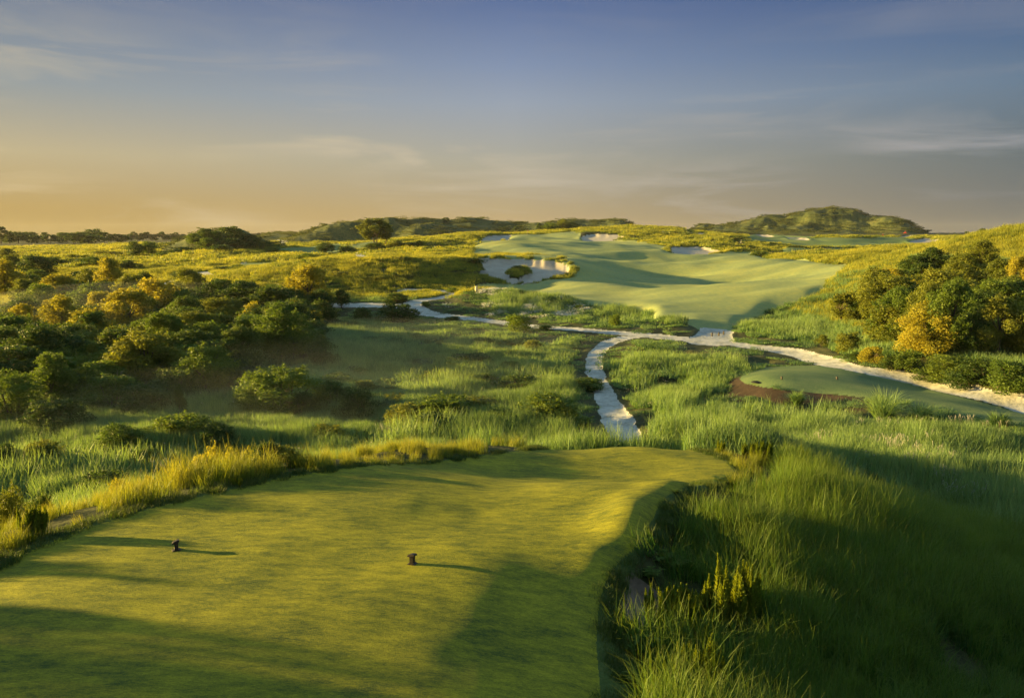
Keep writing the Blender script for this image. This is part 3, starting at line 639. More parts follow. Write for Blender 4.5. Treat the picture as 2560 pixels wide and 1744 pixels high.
def polyd(x, y, q):
    px, py, f = proj(x, y, H0f(x, y)); return in_poly(px, py, q)
# bank of tall grass right of the tee
def in_left(x, y): return (x < 3.5+.0*y) & (y > 9)
x, y, rad, r = sample(5.5, 30, 21, 11); zz = zone_at(x, y)
px, py, f = proj(x, y, H0f(x, y))
leftside = (px < 1480) | ((py < 1140) & (px < 1860)) | ((px < 1960) & (py < 1240) & (py > 1100) & (px > 1690))
bare = fbm(x/1.3, y/1.3, 91, 3)
neartee = in_poly(px, py, [(1500,1800),(1480,1400),(1560,1350),(1700,1200),(1780,1260),(1700,1380),(1880,1440),(1880,1560),(1840,1800)])
gully = in_poly(px, py, [(2080,1744),(2150,1600),(2300,1560),(2560,1600),(2560,1744)])
k = (zz == 0) & ~leftside & ~in_poly(px, py, [(1430,1000),(1660,1000),(1700,1118),(1400,1118)]) & ~(neartee & (r.uniform(0, 1, len(x)) < .75)) & ~(gully & (bare > .3))
hsc = 1+.45*fbm(x/2.2, y/2.2, 92, 3)
scatter('tall_grass', 'bank', x[k], y[k], (hsc*.95)[k], 'tall dark green grass covering the bank right of the foreground tee', 'tall grass', rs=1, scz=(hsc*(.75+.25*r.uniform(0, 1, len(x))))[k])
x, y, rad, r = sample(9, 32, 16, 12); zz = zone_at(x, y); px, py, f = proj(x, y, H0f(x, y))
leftside = (px < 1480) | ((py < 1140) & (px < 1860)) | ((px < 1960) & (py < 1240) & (py > 1100) & (px > 1690))
edge = np.zeros(len(x), bool)
for dx_, dy_ in ((.9, -.4), (1.7, -.9), (2.4, -1.6), (0, -1.2), (0, -2.2), (-1, -1.2)):
    e = zone_at(x+dx_, y+dy_); edge |= (e == 1) | (e == 2)
k = (zz == 0) & leftside & (edge | (r.uniform(0, 1, len(x)) < .25)) & (fbm(x/.8, y/.8, 98, 2) > -.22)
gap = (px > 1180) & (px < 1320) & (py < 1160); k &= ~(gap & (r.uniform(0, 1, len(x)) < .8))
hs = np.where(px > 700, .62, .92)*(.85+.75*fbm(x/1.1, y/1.1, 93, 4))*r.uniform(.7, 1.15, len(x))
scatter('tee_edge_grass', 'reed', x[k], y[k], hs[k], 'sunlit yellow green grass fringe along the left and far edge of the tee', 'tall grass', rs=2)
# meadow in the valley
def meadow(name, key, r0, r1, dens, seed, lab, hmul=1.0):
    x, y, rad, r = sample(r0, r1, dens, seed); zz = zone_at(x, y); pd = pathmin(x, y)
    t2 = zone_at(x-1.2, y+2.0) == 7
    k = ((zz == 0) & (pd > .5)) | ((zz == 8) & (fbm(x/2, y/2, 77, 3) > .12))
    k &= ~((pd < 2.4) & (r.uniform(0, 1, len(x)) < .55))
    px, py, f = proj(x, y, H0f(x, y))
    flat = in_poly(px, py, [(1450,1030),(1640,1030),(1680,1140),(1420,1140)])|in_poly(px, py, z3([(60,1400),(500,1480),(1300,1470),(1350,1560),(900,1600),(60,1600)]))|in_poly(px, py, [(1100,780),(1060,775),(1040,750),(1150,735),(1330,735),(1500,770),(1640,800),(1750,830),(1500,822),(1250,800)])|in_poly(px, py, [(1700,850),(2050,905),(1950,915),(1850,920),(1720,900),(1640,860)])|in_poly(px, py, z6([(1330,430),(1830,430),(1830,560),(1600,540)]))
    k &= ~(flat & (r.uniform(0, 1, len(x)) < .6))
    mn = fbm(x/4.2, y/4.2, 71, 4); k &= ~((mn < -.22) & (r.uniform(0, 1, len(x)) < .7)); h = (1+1.15*mn)*np.clip(.35+pd/4.5, .35, 1)*np.where(flat, .4, 1)*hmul
    h = np.where((zz == 8), h*.5, h)*(1-.78*open_at(x, y)); k &= ~((open_at(x, y) > .35) & (r.uniform(0, 1, len(x)) < .4))
    scatter(name, key, x[k], y[k], (.85+.3*r.uniform(0, 1, len(x)))[k], lab, 'grass', rs=seed, scz=np.clip(h, .2, 1.6)[k])
meadow('valley_grass', 'meadow_n', 27, 66, 3.6, 21, 'long soft green grass on the near valley floor beyond the tee')
meadow('meadow_grass', 'meadow_m', 64, 138, 1.25, 22, 'misty green meadow grass on both sides of the shell paths', .85)
x, y, rad, r = sample(34, 132, 1.1, 29); zz = zone_at(x, y); pn = fbm(x/5.5, y/8, 78, 4)
px, py, f = proj(x, y, H0f(x, y)); k = (zz == 0) & (pn > .02) & ~in_poly(px, py, [(1430,1000),(1660,1000),(1700,1140),(1400,1140)]) & (open_at(x, y) < .15) & (pathmin(x, y) > 1.8) & (H0f(x, y) < -5.0)
scatter('pale_meadow_grass', 'pale_m', x[k], y[k], (.7+.5*r.uniform(0, 1, len(x)))[k], 'paler taller grass tussocks scattered through the meadow', 'grass', rs=29, scz=(.6+1.3*np.clip(pn, 0, .5)+.3*r.uniform(0, 1, len(x)))[k])
def rough(name, key, r0, r1, dens, seed, lab, zones, hm=1.0):
    x, y, rad, r = sample(r0, r1, dens, seed); zz = zone_at(x, y); pd = pathmin(x, y)
    k = np.isin(zz, zones) & (pd > .4)
    for dx_, dy_ in ((0, 1.), (1, 0), (-1, 0)): k &= ~np.isin(zone_at(x+dx_*rad/250, y-dy_*rad/120), (20,21,22,23,24,25,26,27,28)) | (dy_ == 0)
    h = (1+.7*fbm(x/16, y/16, 73, 4))*hm
    scatter(name, key, x[k], y[k], (.8+.4*r.uniform(0, 1, len(x)))[k], lab, 'grass', rs=seed, scz=np.clip(h, .25, 1.8)[k])
rough('rough_grass', 'rough_m', 134, 240, .75, 23, 'golden rough grass on the mounds beside the fairway', (0,), .9)
rough('far_rough_grass', 'rough_f', 236, 520, .12, 24, 'yellow green rough grass around the far bunkers and fairways', (0,), .85)
rough('dune_grass', 'hill_f', 290, 900, .022, 25, 'coarse grass covering the dune hills on the horizon', (10,), .8)
# hillside on the right is nearer than 134 m but golden rough
x, y, rad, r = sample(80, 150, 1.3, 26, .15, .74); zz = zone_at(x, y); px, py, f = proj(x, y, H0f(x, y))
k = (zz == 0) & (H0f(x, y) > -5.2) & (px > 1850)
h = .8+.5*fbm(x/6, y/6, 74, 3)
scatter('hillside_grass', 'rough_m', x[k], y[k], (.8+.4*r.uniform(0, 1, len(x)))[k], 'golden grass over the hillside above the right-hand trees', 'grass', rs=26, scz=np.clip(h, .3, 1.5)[k])
# lip and mown tee
x, y, rad, r = sample(5.5, 31, 34, 27); zz = zone_at(x, y); k = (zz == 2)
scatter('lip_grass', 'short', x[k], y[k], (1.0+.5*r.uniform(0, 1, len(x)))[k], 'short thick grass on the rounded lip of the tee', 'grass', rs=27, scz=(1.1+.5*fbm(x/.5, y/.5, 95, 3))[k])

# ragged turf lip hanging over the large bunkers
x, y, rad, r = sample(150, 330, .9, 41, -.15, .35); zz = zone_at(x, y); k = np.zeros(len(x), bool)
for dx_, dy_ in ((0, -1.6), (1.2, -.8), (-1.2, -.8), (-1.3, .3)): k |= zone_at(x+dx_, y+dy_) >= 20
k &= (zz < 20)
scatter('bunker_lip_grass', 'rough_m', x[k], y[k], (.45+.3*r.uniform(0, 1, len(x)))[k], 'shaggy grass lip along the upper edges of the sand bunkers', 'grass', rs=41, scz=(.6+.5*r.uniform(0, 1, len(x)))[k])
# ------------------------------------------------------------------ trees and shrubs
MF = dict(
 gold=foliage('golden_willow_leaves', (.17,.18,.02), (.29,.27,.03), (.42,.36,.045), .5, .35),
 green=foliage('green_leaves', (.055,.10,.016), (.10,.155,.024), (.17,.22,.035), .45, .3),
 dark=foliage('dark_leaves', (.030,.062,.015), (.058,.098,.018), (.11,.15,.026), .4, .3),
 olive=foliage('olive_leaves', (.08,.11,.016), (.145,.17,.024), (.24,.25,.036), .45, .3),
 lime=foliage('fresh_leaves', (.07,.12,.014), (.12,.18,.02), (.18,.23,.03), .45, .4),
)
bm_, bnt = new_mat('bark'); bp = pos(bnt); br = ramp(bnt, [(.35, (.05,.038,.028)), (.7, (.16,.125,.09))]); bnt.links.new(noise(bnt, bp, 9, 5, .7), br.inputs[0]); finish(bnt, br.outputs[0], .9, noise(bnt, bp, 14, 4), .7, .03)
def tube(pts, rads, k=6):
    pts = np.asarray(pts, float); vs = []; n = len(pts)
    for i in range(n):
        d = pts[min(i+1, n-1)]-pts[max(i-1, 0)]; d = d/(np.linalg.norm(d)+1e-9)
        a = np.cross(d, [0.31, .95, .1]); a /= np.linalg.norm(a)+1e-9; b = np.cross(d, a)
        for j in range(k):
            t = 2*math.pi*j/k; vs.append(pts[i]+rads[i]*(a*math.cos(t)+b*math.sin(t)))
    q = [(i*k+j, i*k+(j+1) % k, (i+1)*k+(j+1) % k, (i+1)*k+j) for i in range(n-1) for j in range(k)]
    return np.array(vs), np.array(q)
def join(parts):
    vs = []; qs = []; off = 0
    for v, q in parts: vs.append(v); qs.append(q+off); off += len(v)
    return np.concatenate(vs), np.concatenate(qs)
def leaves(rng, c, nrm, size, asp=.5):
    """rhombic folded leaves: centre c, preferred normal nrm"""
    n = len(c); nn = nrm+rng.normal(0, .75, (n, 3)); nn /= np.linalg.norm(nn, axis=1)[:, None]+1e-9
    t = np.cross(nn, rng.normal(0, 1, (n, 3))); t /= np.linalg.norm(t, axis=1)[:, None]+1e-9; b = np.cross(nn, t)
    s = size*rng.uniform(.6, 1.35, n)[:, None]
    v = np.stack([c-t*s, c+b*s*asp+nn*s*.18, c+t*s, c-b*s*asp+nn*s*.18], 1)
    return v.reshape(-1, 3), np.arange(n*4).reshape(-1, 4)
def crown(seed, kind, nl):
    """unit tree: height 1, crown diameter about 1 before scaling; returns leaf mesh + limb targets"""
    r = np.random.default_rng(seed)
    P = dict(upright=dict(n=30, z0=.16, z1=.86, rw=.34, br=(.10,.19), up=1.25), round=dict(n=38, z0=.16, z1=.84, rw=.38, br=(.12,.20), up=.9),
             shrub=dict(n=30, z0=.08, z1=.76, rw=.40, br=(.11,.22), up=.95), airy=dict(n=30, z0=.34, z1=.90, rw=.38, br=(.07,.13), up=1.0), mound=dict(n=40, z0=.0, z1=.68, rw=.43, br=(.11,.2), up=.9),
             cone=dict(n=22, z0=.1, z1=.92, rw=.30, br=(.07,.16), up=1.2))[kind]
    cs = []; rs = []
    for i in range(P['n']):
        t = r.uniform(0, 1)**.8; z = P['z0']+(P['z1']-P['z0'])*t
        if kind == 'cone': w = P['rw']*(1.05-t)
        elif kind in ('shrub', 'mound'): w = P['rw']*math.sqrt(max(1-(t*.93)**2.2, .03))
        else: w = P['rw']*math.sqrt(max(1-(2*t-.85)**2/1.35, .04))
        a = r.uniform(0, 6.283); q = w*(r.uniform(.15, 1)**.55)
        cs.append([q*math.cos(a), q*math.sin(a), z]); rs.append(r.uniform(*P['br'])*(1-.3*t))
    cs = np.array(cs); rs = np.array(rs)
    wgt = rs**2; k = r.choice(len(cs), nl, p=wgt/wgt.sum())
    d = r.normal(0, 1, (nl, 3)); d[:, 2] = d[:, 2]+.25; d /= np.linalg.norm(d, axis=1)[:, None]
    rad = rs[k]*np.where(r.uniform(0, 1, nl) < .72, r.normal(.92, .12, nl), r.uniform(.2, .95, nl))
    # sprigs: leaves gather around short shoots so the outline stays ragged
    ns = 140; sd = r.normal(0, 1, (ns, 3)); sd[:, 2] = np.abs(sd[:, 2])*.6+.1; sd /= np.linalg.norm(sd, axis=1)[:, None]; sk = r.choice(len(cs), ns, p=wgt/wgt.sum())
    c = cs[k]+d*rad[:, None]*np.array([1, 1, P['up']])
    m = r.uniform(0, 1, nl) < .22; si = r.integers(0, ns, nl); tt = r.uniform(.75, 1.42, nl)
    c[m] = (cs[sk[si]]+sd[si]*(rs[sk[si]]*tt)[:, None])[m]+r.normal(0, .012, (m.sum(), 3))
    c[:, 2] = np.maximum(c[:, 2], .01)
    return c, d, cs, rs, r
TREE = {}
def tree_proto(kind, seed, nl, ls):
    key = (kind, seed)
    c, d, cs, rs, r = crown(seed*13+5, kind, nl)
    v, q = leaves(r, c, d, ls, .5)
    parts = []
    nt_ = 1 if kind in ('round', 'cone', 'upright') else (2 if kind == 'airy' else 3)
    zt = dict(upright=.42, round=.38, shrub=.15, airy=.45, mound=.1, cone=.7)[kind]
    tops = []
    for i in range(nt_):
        a = r.uniform(0, 6.28); sp_ = .0 if nt_ == 1 else .05
        b0 = np.array([sp_*math.cos(a), sp_*math.sin(a), -.04]); tp = np.array([sp_*3*math.cos(a), sp_*3*math.sin(a), zt])
        mid = (b0+tp)/2+r.normal(0, .015, 3); rr = .022 if nt_ == 1 else .014
        parts.append(tube([b0, b0*.7+mid*.3, mid, tp], [rr*1.5, rr*1.1, rr, rr*.7], 6)); tops.append(tp)
    for i in range(min(len(cs), 16)):
        tp = tops[i % nt_]; s0 = tp*r.uniform(.75, 1); m1 = (s0+cs[i])/2+np.array([0, 0, -.03])
        e = s0+(cs[i]-s0)*1.0
        parts.append(tube([s0, m1, e], [.010, .007, .003], 4))
    tv, tq = join(parts)
    return (v, q, tv, tq)
KN = dict(upright=4, round=4, shrub=4, airy=2, mound=4, cone=2)
MESH = {}
def get_mesh(kind, seed, lod, mat):
    key = (kind, seed, lod, mat)
    if key not in MESH:
        nl, ls = {0: (15000, .016), 1: (8500, .021), 2: (3200, .032), 3: (1100, .055)}[lod]
        v, q, tv, tq = tree_proto(kind, seed, nl, ls)
        a = obj_from('crown', v, q, MF[mat]); b = obj_from('trunk', tv, tq, bm_, smooth=True)
        scene.collection.objects.unlink(a); scene.collection.objects.unlink(b)
        MESH[key] = (a.data, b.data)
    return MESH[key]
SEEDC = [0]
def tree(px, top, w, base, kind, mat, label, cat='tree', group=None, D=None, name=None, sink=.0, deep=1.0):
    SEEDC[0] += 1; rr = random.Random(SEEDC[0]*77)
    if D is None: p = hit(px, base); x, y = p[0], p[1]
    else: x, y, _ = at_D(px, base, D)
    z = float(ground(x, y)); _, ptop, f = proj(x, y, z)
    # height: the row of the top in the photograph
    dx, dy, dz = ray(px, top); zt = CZ+dz/dy*y; h = max((zt-z)/.95, .3); wd = w*float(f)/F0/.82
    dist = math.hypot(x, y); pxs = h/dist*800
    lod = 0 if pxs > 45 else 1 if pxs > 24 else 2 if pxs > 10 else 3
    cm, tm = get_mesh(kind, rr.randrange(KN[kind]), lod, mat)
    e = empty(name or ('shrub' if cat in ('shrub', 'bush') else 'tree'), (x, y, z-sink*h), rr.uniform(0, 6.28), (wd, wd*deep, h))
    tag(e, label, cat, group)
    a = bpy.data.objects.new('crown', cm); scene.collection.objects.link(a); a.parent = e
    b = bpy.data.objects.new('trunk', tm); scene.collection.objects.link(b); b.parent = e
    return e
def T1z(X, top, w, base, kind, mat, label, cat='tree', **k):
    return tree(X/2.701, 480+top/2.701, w/2.701, 480+base/2.701, kind, mat, label, cat, **k)
def T2z(X, top, w, base, kind, mat, label, cat='tree', **k):
    return tree(850+X/2.701, 480+top/2.701, w/2.701, 480+base/2.701, kind, mat, label, cat, **k)
def T3z(X, top, w, base, kind, mat, label, cat='tree', **k):
    return tree(1700+X/2.701, 480+top/2.701, w/2.701, 480+base/2.701, kind, mat, label, cat, **k)
def T4z(X, top, w, base, kind, mat, label, cat='shrub', **k):
    return tree(X/2.128, 1000+top/2.128, w/2.128, 1000+base/2.128, kind, mat, label, cat, **k)
G = 'trees of the thicket in the left valley'
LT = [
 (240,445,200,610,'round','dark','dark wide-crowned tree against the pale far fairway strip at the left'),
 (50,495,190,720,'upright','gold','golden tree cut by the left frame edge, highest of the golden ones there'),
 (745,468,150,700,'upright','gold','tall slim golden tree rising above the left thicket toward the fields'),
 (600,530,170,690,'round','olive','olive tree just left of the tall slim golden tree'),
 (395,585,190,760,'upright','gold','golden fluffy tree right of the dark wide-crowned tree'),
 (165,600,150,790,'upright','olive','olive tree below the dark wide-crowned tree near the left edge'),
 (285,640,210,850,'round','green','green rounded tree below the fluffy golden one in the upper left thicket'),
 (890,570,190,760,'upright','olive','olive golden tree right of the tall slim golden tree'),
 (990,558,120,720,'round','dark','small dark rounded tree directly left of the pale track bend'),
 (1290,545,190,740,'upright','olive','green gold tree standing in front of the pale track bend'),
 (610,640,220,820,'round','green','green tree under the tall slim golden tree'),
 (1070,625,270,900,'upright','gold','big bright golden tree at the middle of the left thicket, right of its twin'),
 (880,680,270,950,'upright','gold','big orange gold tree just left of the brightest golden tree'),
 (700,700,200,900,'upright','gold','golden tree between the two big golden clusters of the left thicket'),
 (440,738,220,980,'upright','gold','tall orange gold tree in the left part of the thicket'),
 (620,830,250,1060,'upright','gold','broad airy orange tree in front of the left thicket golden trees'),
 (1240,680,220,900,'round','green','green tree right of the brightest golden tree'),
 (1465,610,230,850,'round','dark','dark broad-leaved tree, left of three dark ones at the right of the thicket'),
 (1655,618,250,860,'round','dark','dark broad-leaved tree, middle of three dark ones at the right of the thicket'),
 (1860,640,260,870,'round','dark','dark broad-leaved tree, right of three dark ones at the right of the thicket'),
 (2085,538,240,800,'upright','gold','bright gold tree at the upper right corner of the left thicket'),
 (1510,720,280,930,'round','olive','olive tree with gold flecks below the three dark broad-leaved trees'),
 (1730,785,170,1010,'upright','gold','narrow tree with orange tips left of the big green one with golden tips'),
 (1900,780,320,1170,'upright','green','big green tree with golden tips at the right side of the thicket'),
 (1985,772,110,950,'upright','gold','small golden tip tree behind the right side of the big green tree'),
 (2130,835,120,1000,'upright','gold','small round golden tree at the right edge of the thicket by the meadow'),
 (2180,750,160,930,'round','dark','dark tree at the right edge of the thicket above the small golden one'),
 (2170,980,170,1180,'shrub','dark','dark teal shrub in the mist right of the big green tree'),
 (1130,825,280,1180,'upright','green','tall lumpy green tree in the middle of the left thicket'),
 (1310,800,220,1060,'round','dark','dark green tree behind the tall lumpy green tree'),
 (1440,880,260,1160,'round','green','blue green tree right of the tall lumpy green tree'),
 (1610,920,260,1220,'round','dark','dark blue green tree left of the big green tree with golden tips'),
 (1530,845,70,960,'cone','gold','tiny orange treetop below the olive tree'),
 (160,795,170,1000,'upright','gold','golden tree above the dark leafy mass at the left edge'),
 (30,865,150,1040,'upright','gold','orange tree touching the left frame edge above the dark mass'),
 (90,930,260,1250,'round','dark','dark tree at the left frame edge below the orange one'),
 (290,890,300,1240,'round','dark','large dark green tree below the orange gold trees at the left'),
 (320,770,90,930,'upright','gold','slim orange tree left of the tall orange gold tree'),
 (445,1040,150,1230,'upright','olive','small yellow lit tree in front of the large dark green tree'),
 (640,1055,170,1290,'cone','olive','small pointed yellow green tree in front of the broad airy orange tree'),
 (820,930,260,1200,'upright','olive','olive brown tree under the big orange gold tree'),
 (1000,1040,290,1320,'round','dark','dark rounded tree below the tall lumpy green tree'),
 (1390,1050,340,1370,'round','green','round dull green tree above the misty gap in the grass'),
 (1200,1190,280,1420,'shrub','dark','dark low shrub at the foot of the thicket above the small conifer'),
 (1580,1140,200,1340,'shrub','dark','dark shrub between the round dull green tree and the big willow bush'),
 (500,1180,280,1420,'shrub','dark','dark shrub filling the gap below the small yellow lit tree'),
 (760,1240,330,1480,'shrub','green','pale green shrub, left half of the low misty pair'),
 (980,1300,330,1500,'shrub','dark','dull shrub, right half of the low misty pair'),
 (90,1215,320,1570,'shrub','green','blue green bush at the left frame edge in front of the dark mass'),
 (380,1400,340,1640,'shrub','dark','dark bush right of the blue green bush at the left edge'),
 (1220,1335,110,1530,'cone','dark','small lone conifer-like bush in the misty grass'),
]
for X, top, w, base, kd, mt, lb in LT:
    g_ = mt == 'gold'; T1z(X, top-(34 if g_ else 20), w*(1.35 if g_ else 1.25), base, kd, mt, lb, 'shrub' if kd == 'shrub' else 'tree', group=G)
rf = random.Random(91)
def filler(poly, n, wmin, wmax, hmin, hmax, kinds, mats, label, group, cat='tree'):
    xs = [q[0] for q in poly]; ys = [q[1] for q in poly]; k = 0
    while k < n:
        px = rf.uniform(min(xs), max(xs)); py = rf.uniform(min(ys), max(ys))
        if not in_poly(np.array([px]), np.array([py]), poly)[0]: continue
        s = (py-588)/(1000-588); h = rf.uniform(hmin, hmax)*max(s, .22); tree(px, py-h, rf.uniform(wmin, wmax)*max(s, .22), py, rf.choice(kinds), rf.choice(mats), label, cat, group); k += 1
filler([(0,690),(300,690),(560,740),(800,730),(830,790),(800,880),(640,910),(520,960),(330,1010),(150,1040),(0,1060)], 84, 130, 240, 85, 165, ['round','shrub','upright','shrub'], ['dark','green','green','olive','dark'], 'understorey tree in the left thicket, half hidden among its taller neighbours', 'understorey trees of the left thicket')
T1z(1900, 1110, 520, 1500, 'mound', 'green', 'wide willow bush with yellow green top at the near right of the thicket', 'shrub', group=G)
T1z(1720, 1190, 260, 1440, 'shrub', 'lime', 'left lit lobe of the wide willow bush at the meadow edge', 'shrub', group=G)
T1z(2240, 1230, 300, 1490, 'mound', 'dark', 'dark bush joined to the right end of the wide willow bush', 'shrub', group=G)
T1z(2050, 1330, 170, 1520, 'shrub', 'dark', 'small dark shrub in front of the wide willow bush', 'shrub', group=G)
G2 = 'scrub along the foot of the tee slope'
for a in [
 (230,195,240,380,'shrub','olive','round olive bush low in the left valley, lit on its right side'),
 (30,230,200,390,'shrub','dark','dark bush at the left edge beside the round olive bush'),
 (760,250,170,360,'shrub','green','green bush in the valley above the two small orange bushes'),
 (960,40,330,250,'mound','green','broad dull green bush mass in the valley behind the orange lit bush'),
 (1160,110,200,270,'shrub','dark','dark shrub directly behind the orange lit bush'),
 (640,120,260,300,'shrub','green','faint green shrub left of the broad dull bush mass'),
 (1520,235,150,350,'shrub','olive','small olive shrub right of the orange lit bush'),
 (1420,210,150,360,'shrub','dark','dim shrub touching the right side of the orange lit bush'),
 (560,340,300,540,'mound','dark','dark low shrubs behind the two small orange bushes'),
 (1750,120,190,230,'shrub','olive','brownish grass bush in the valley left of the centre'),
]: T4z(*a, group=G2)
for a, D in [
 ((1130,228,260,500,'shrub','gold','orange gold sunlit bush, left half, standing over the tee edge grass'), 27),
 ((1290,216,240,480,'shrub','gold','orange gold sunlit bush, right half, standing over the tee edge grass'), 28),
 ((660,385,150,560,'shrub','gold','small orange bush at the tee edge, left of two'), 23),
 ((795,405,100,540,'upright','gold','small orange bush at the tee edge, right of two'), 24),
 ((60,430,200,700,'shrub','olive','dark gold bush at the left frame edge beyond the tee grass'), 20),
 ((210,470,170,680,'shrub','dark','dark leafy bush beside the feathery plant at the left tee edge'), 21)]: T4z(*a, group=G2, D=D)
# centre
G3 = 'bushes scattered along the shell paths'
T2z(390, 728, 265, 850, 'mound', 'dark', 'dark dense bush left of the path bend', 'bush', group=G3)
T2z(1190, 818, 190, 945, 'shrub', 'lime', 'bright yellow green bush beside the main path', 'bush', group=G3)
T2z(1300, 985, 130, 1085, 'shrub', 'olive', 'small olive bush in the meadow below the bright bush', 'bush', group=G3)
T2z(120, 1290, 280, 1530, 'mound', 'dark', 'dark brown bush at the meadow edge right of the willow bush', 'bush', group=G3)
T2z(470, 1400, 330, 1583, 'mound', 'olive', 'brown green bush in the centre valley, left of three', 'bush', group=G3)
T2z(700, 1335, 460, 1570, 'mound', 'green', 'wide dull green bush in the centre valley, middle of three', 'bush', group=G3)
T2z(1400, 1330, 470, 1560, 'mound', 'green', 'wide fresh green bush near the path, right of three in the centre valley', 'bush', group=G3)
T2z(1080, 1450, 260, 1600, 'shrub', 'green', 'low green bush just above the tee edge grass at the centre', 'bush', group=G3)
T2z(630, 1480, 300, 1640, 'shrub', 'dark', 'dark bush peeping over the tee edge grass at the centre', 'bush', group=G3)
T2z(380, 668, 160, 742, 'mound', 'dark', 'dark shrub on the grass above the path bend', 'bush', group=G3)
T2z(350, 735, 60, 790, 'shrub', 'dark', 'small dark bush behind the dense bush at the path bend', 'bush', group=G3)
T2z(10, 660, 110, 775, 'round', 'dark', 'small dark round-headed tree at the end of the left path', 'tree')
T2z(150, 770, 130, 850, 'shrub', 'dark', 'faint dark shrub left of the dense bush at the path bend', 'bush', group=G3)
T2z(1612, 755, 70, 800, 'shrub', 'lime', 'small fresh green bush on the weedy mound before the fairway', 'bush', group=G3)
T2z(575, 735, 60, 770, 'shrub', 'green', 'tiny bush inside the path bend', 'bush', group=G3)
T2z(760, 640, 90, 675, 'shrub', 'lime', 'small yellow green bush where the upper path joins', 'bush', group=G3)
T2z(770, 832, 110, 868, 'mound', 'dark', 'flat dark shrub on the near side of the main path', 'bush', group=G3)
T2z(1860, 815, 90, 905, 'shrub', 'lime', 'lime bush standing out of the reed row before the fairway', 'bush', group=G3)
T2z(925, 580, 60, 612, 'shrub', 'green', 'tiny shrub at the lower left lip of the large bunker', 'bush', group=G3, D=160)
T2z(235, 183, 260, 405, 'airy', 'olive', 'tall airy tree standing alone before the dune hills', 'tree', D=290)
T2z(300, 200, 120, 400, 'airy', 'olive', 'narrow airy tree on the right side of the tall lone tree', 'tree', D=292)
rm = random.Random(404)
for i in range(46):
    px = rm.uniform(840, 1480); py = rm.uniform(800, 1040)
    if abs(px-1190) < 60 and py < 850: continue
    s = (py-588)/412; tree(px, py-rm.uniform(18, 46)*s, rm.uniform(50, 150)*s, py, rm.choice(['mound', 'shrub']), rm.choice(['dark', 'green', 'olive', 'green']), 'low scrubby weed clump standing in the meadow grass among others like it', 'bush', 'low weed clumps in the meadow')
G4 = 'dark scrub in front of the dune hills'
for i, (X, top, w, base, kd, mt, lb) in enumerate([
 (240,325,150,405,'mound','dark','dark shrub at the foot of the tall airy tree'), (380,325,110,400,'shrub','olive','olive shrub right of the tall airy tree'), (470,335,160,400,'mound','dark','dark wide shrub in the middle of the scrub row'),
 (540,325,90,395,'round','olive','rounded olive tree near the end of the scrub row'), (40,355,150,405,'mound','dark','dark shrub left of the tall airy tree'), (640,360,200,425,'mound','green','green scrub left of the bunker brow'),
 (820,400,150,440,'mound','green','green scrub directly above the large bunker left end'), (880,430,190,530,'mound','dark','dark overhanging shrub at the left end of the large bunker'), (620,400,130,430,'mound','dark','small dark scrub behind the golden mound'),
 (1200,490,100,556,'mound','dark','grassy shrub island inside the large bunker')]):
    T2z(X, top, w, base, kd, mt, lb, 'shrub', group=G4, D=(250 if base < 430 and X > 600 else 283) if X < 1100 and base < 450 else (176 if X > 1100 else 178))
# far left fields
G5 = 'round shrubs dotted over the far left fields'
for X, top, w, base, kd, mt, lb in [
 (915,328,110,425,'round','dark','left of the paired round trees in the far fields'), (1005,328,140,420,'round','green','right of the paired round trees in the far fields'), (1490,340,170,425,'mound','dark','dark round shrub below the shrubby hill'),
 (1240,362,130,410,'mound','dark','flat dark shrub left below the shrubby hill'), (1835,358,160,400,'mound','lime','yellow green low shrub beside the far track'), (2200,338,120,408,'round','dark','dark ball-shaped tree left of the tall airy tree'),
 (870,455,110,515,'round','dark','small dark ball shrub below the paired round trees'), (640,425,190,515,'mound','green','green clump in the middle of the far left hollow'), (480,418,90,470,'round','olive','small olive shrub in the far left hollow'),
 (350,425,220,500,'mound','dark','dark long clump in the far left hollow'), (80,415,130,520,'round','olive','olive tree at the left in front of the far hollow'), (40,378,160,470,'round','olive','gold olive tree at the left frame edge in the far fields'),
 (560,440,120,500,'mound','dark','dark clump between the green clump and the long one'), (945,475,60,510,'mound','dark','tiny dark shrub right of the small ball shrub'), (1210,485,110,520,'mound','green','flat shrub on the field strip in front of the shrubby hill'),
 (2080,400,150,440,'mound','lime','pale green shrub left of the dark ball-shaped tree'), (1090,400,140,440,'mound','green','low green shrub in the golden field'), (720,390,180,430,'mound','olive','olive hedge clump left of the paired round trees')]:
    T1z(X, top, w, base, kd, mt, lb, 'shrub' if kd == 'mound' else 'tree', group=G5)
for i in range(44):
    px = rm.uniform(0, 1130); py = rm.uniform(606, 700)
    D = float(np.hypot(*hit(px, py)[:2]))
    if D < 130 or D > 420: continue
    tree(px, py-rm.uniform(5, 13)*200/D, rm.uniform(22, 70)*200/D, py, rm.choice(['mound', 'mound', 'shrub']), rm.choice(['dark', 'green', 'dark', 'olive']), 'low dark scrub patch in the far left fields among others like it', 'shrub', 'low scrub patches of the far left fields')
G6 = 'scrub covering the shrubby hill'
for X, top, w, base, mt, lb in [(1390,236,130,322,'dark','dark bush on the left shoulder of the shrubby hill'), (1310,275,150,350,'green','green bush on the left flank of the shrubby hill'), (1560,217,240,350,'dark','big dark bush crowning the shrubby hill'), (1460,250,140,360,'green','green bush in the saddle of the shrubby hill'),
 (1690,280,200,380,'dark','dark bush on the right flank of the shrubby hill'), (1790,320,140,395,'dark','last small bush at the right foot of the shrubby hill'), (1560,300,260,400,'dark','dark bush on the front of the shrubby hill'), (1400,300,180,390,'green','green bush on the front left of the shrubby hill')]:
    T1z(X, top-6, w*.8, base, 'round', mt, lb, 'shrub', group=G6, sink=.1)
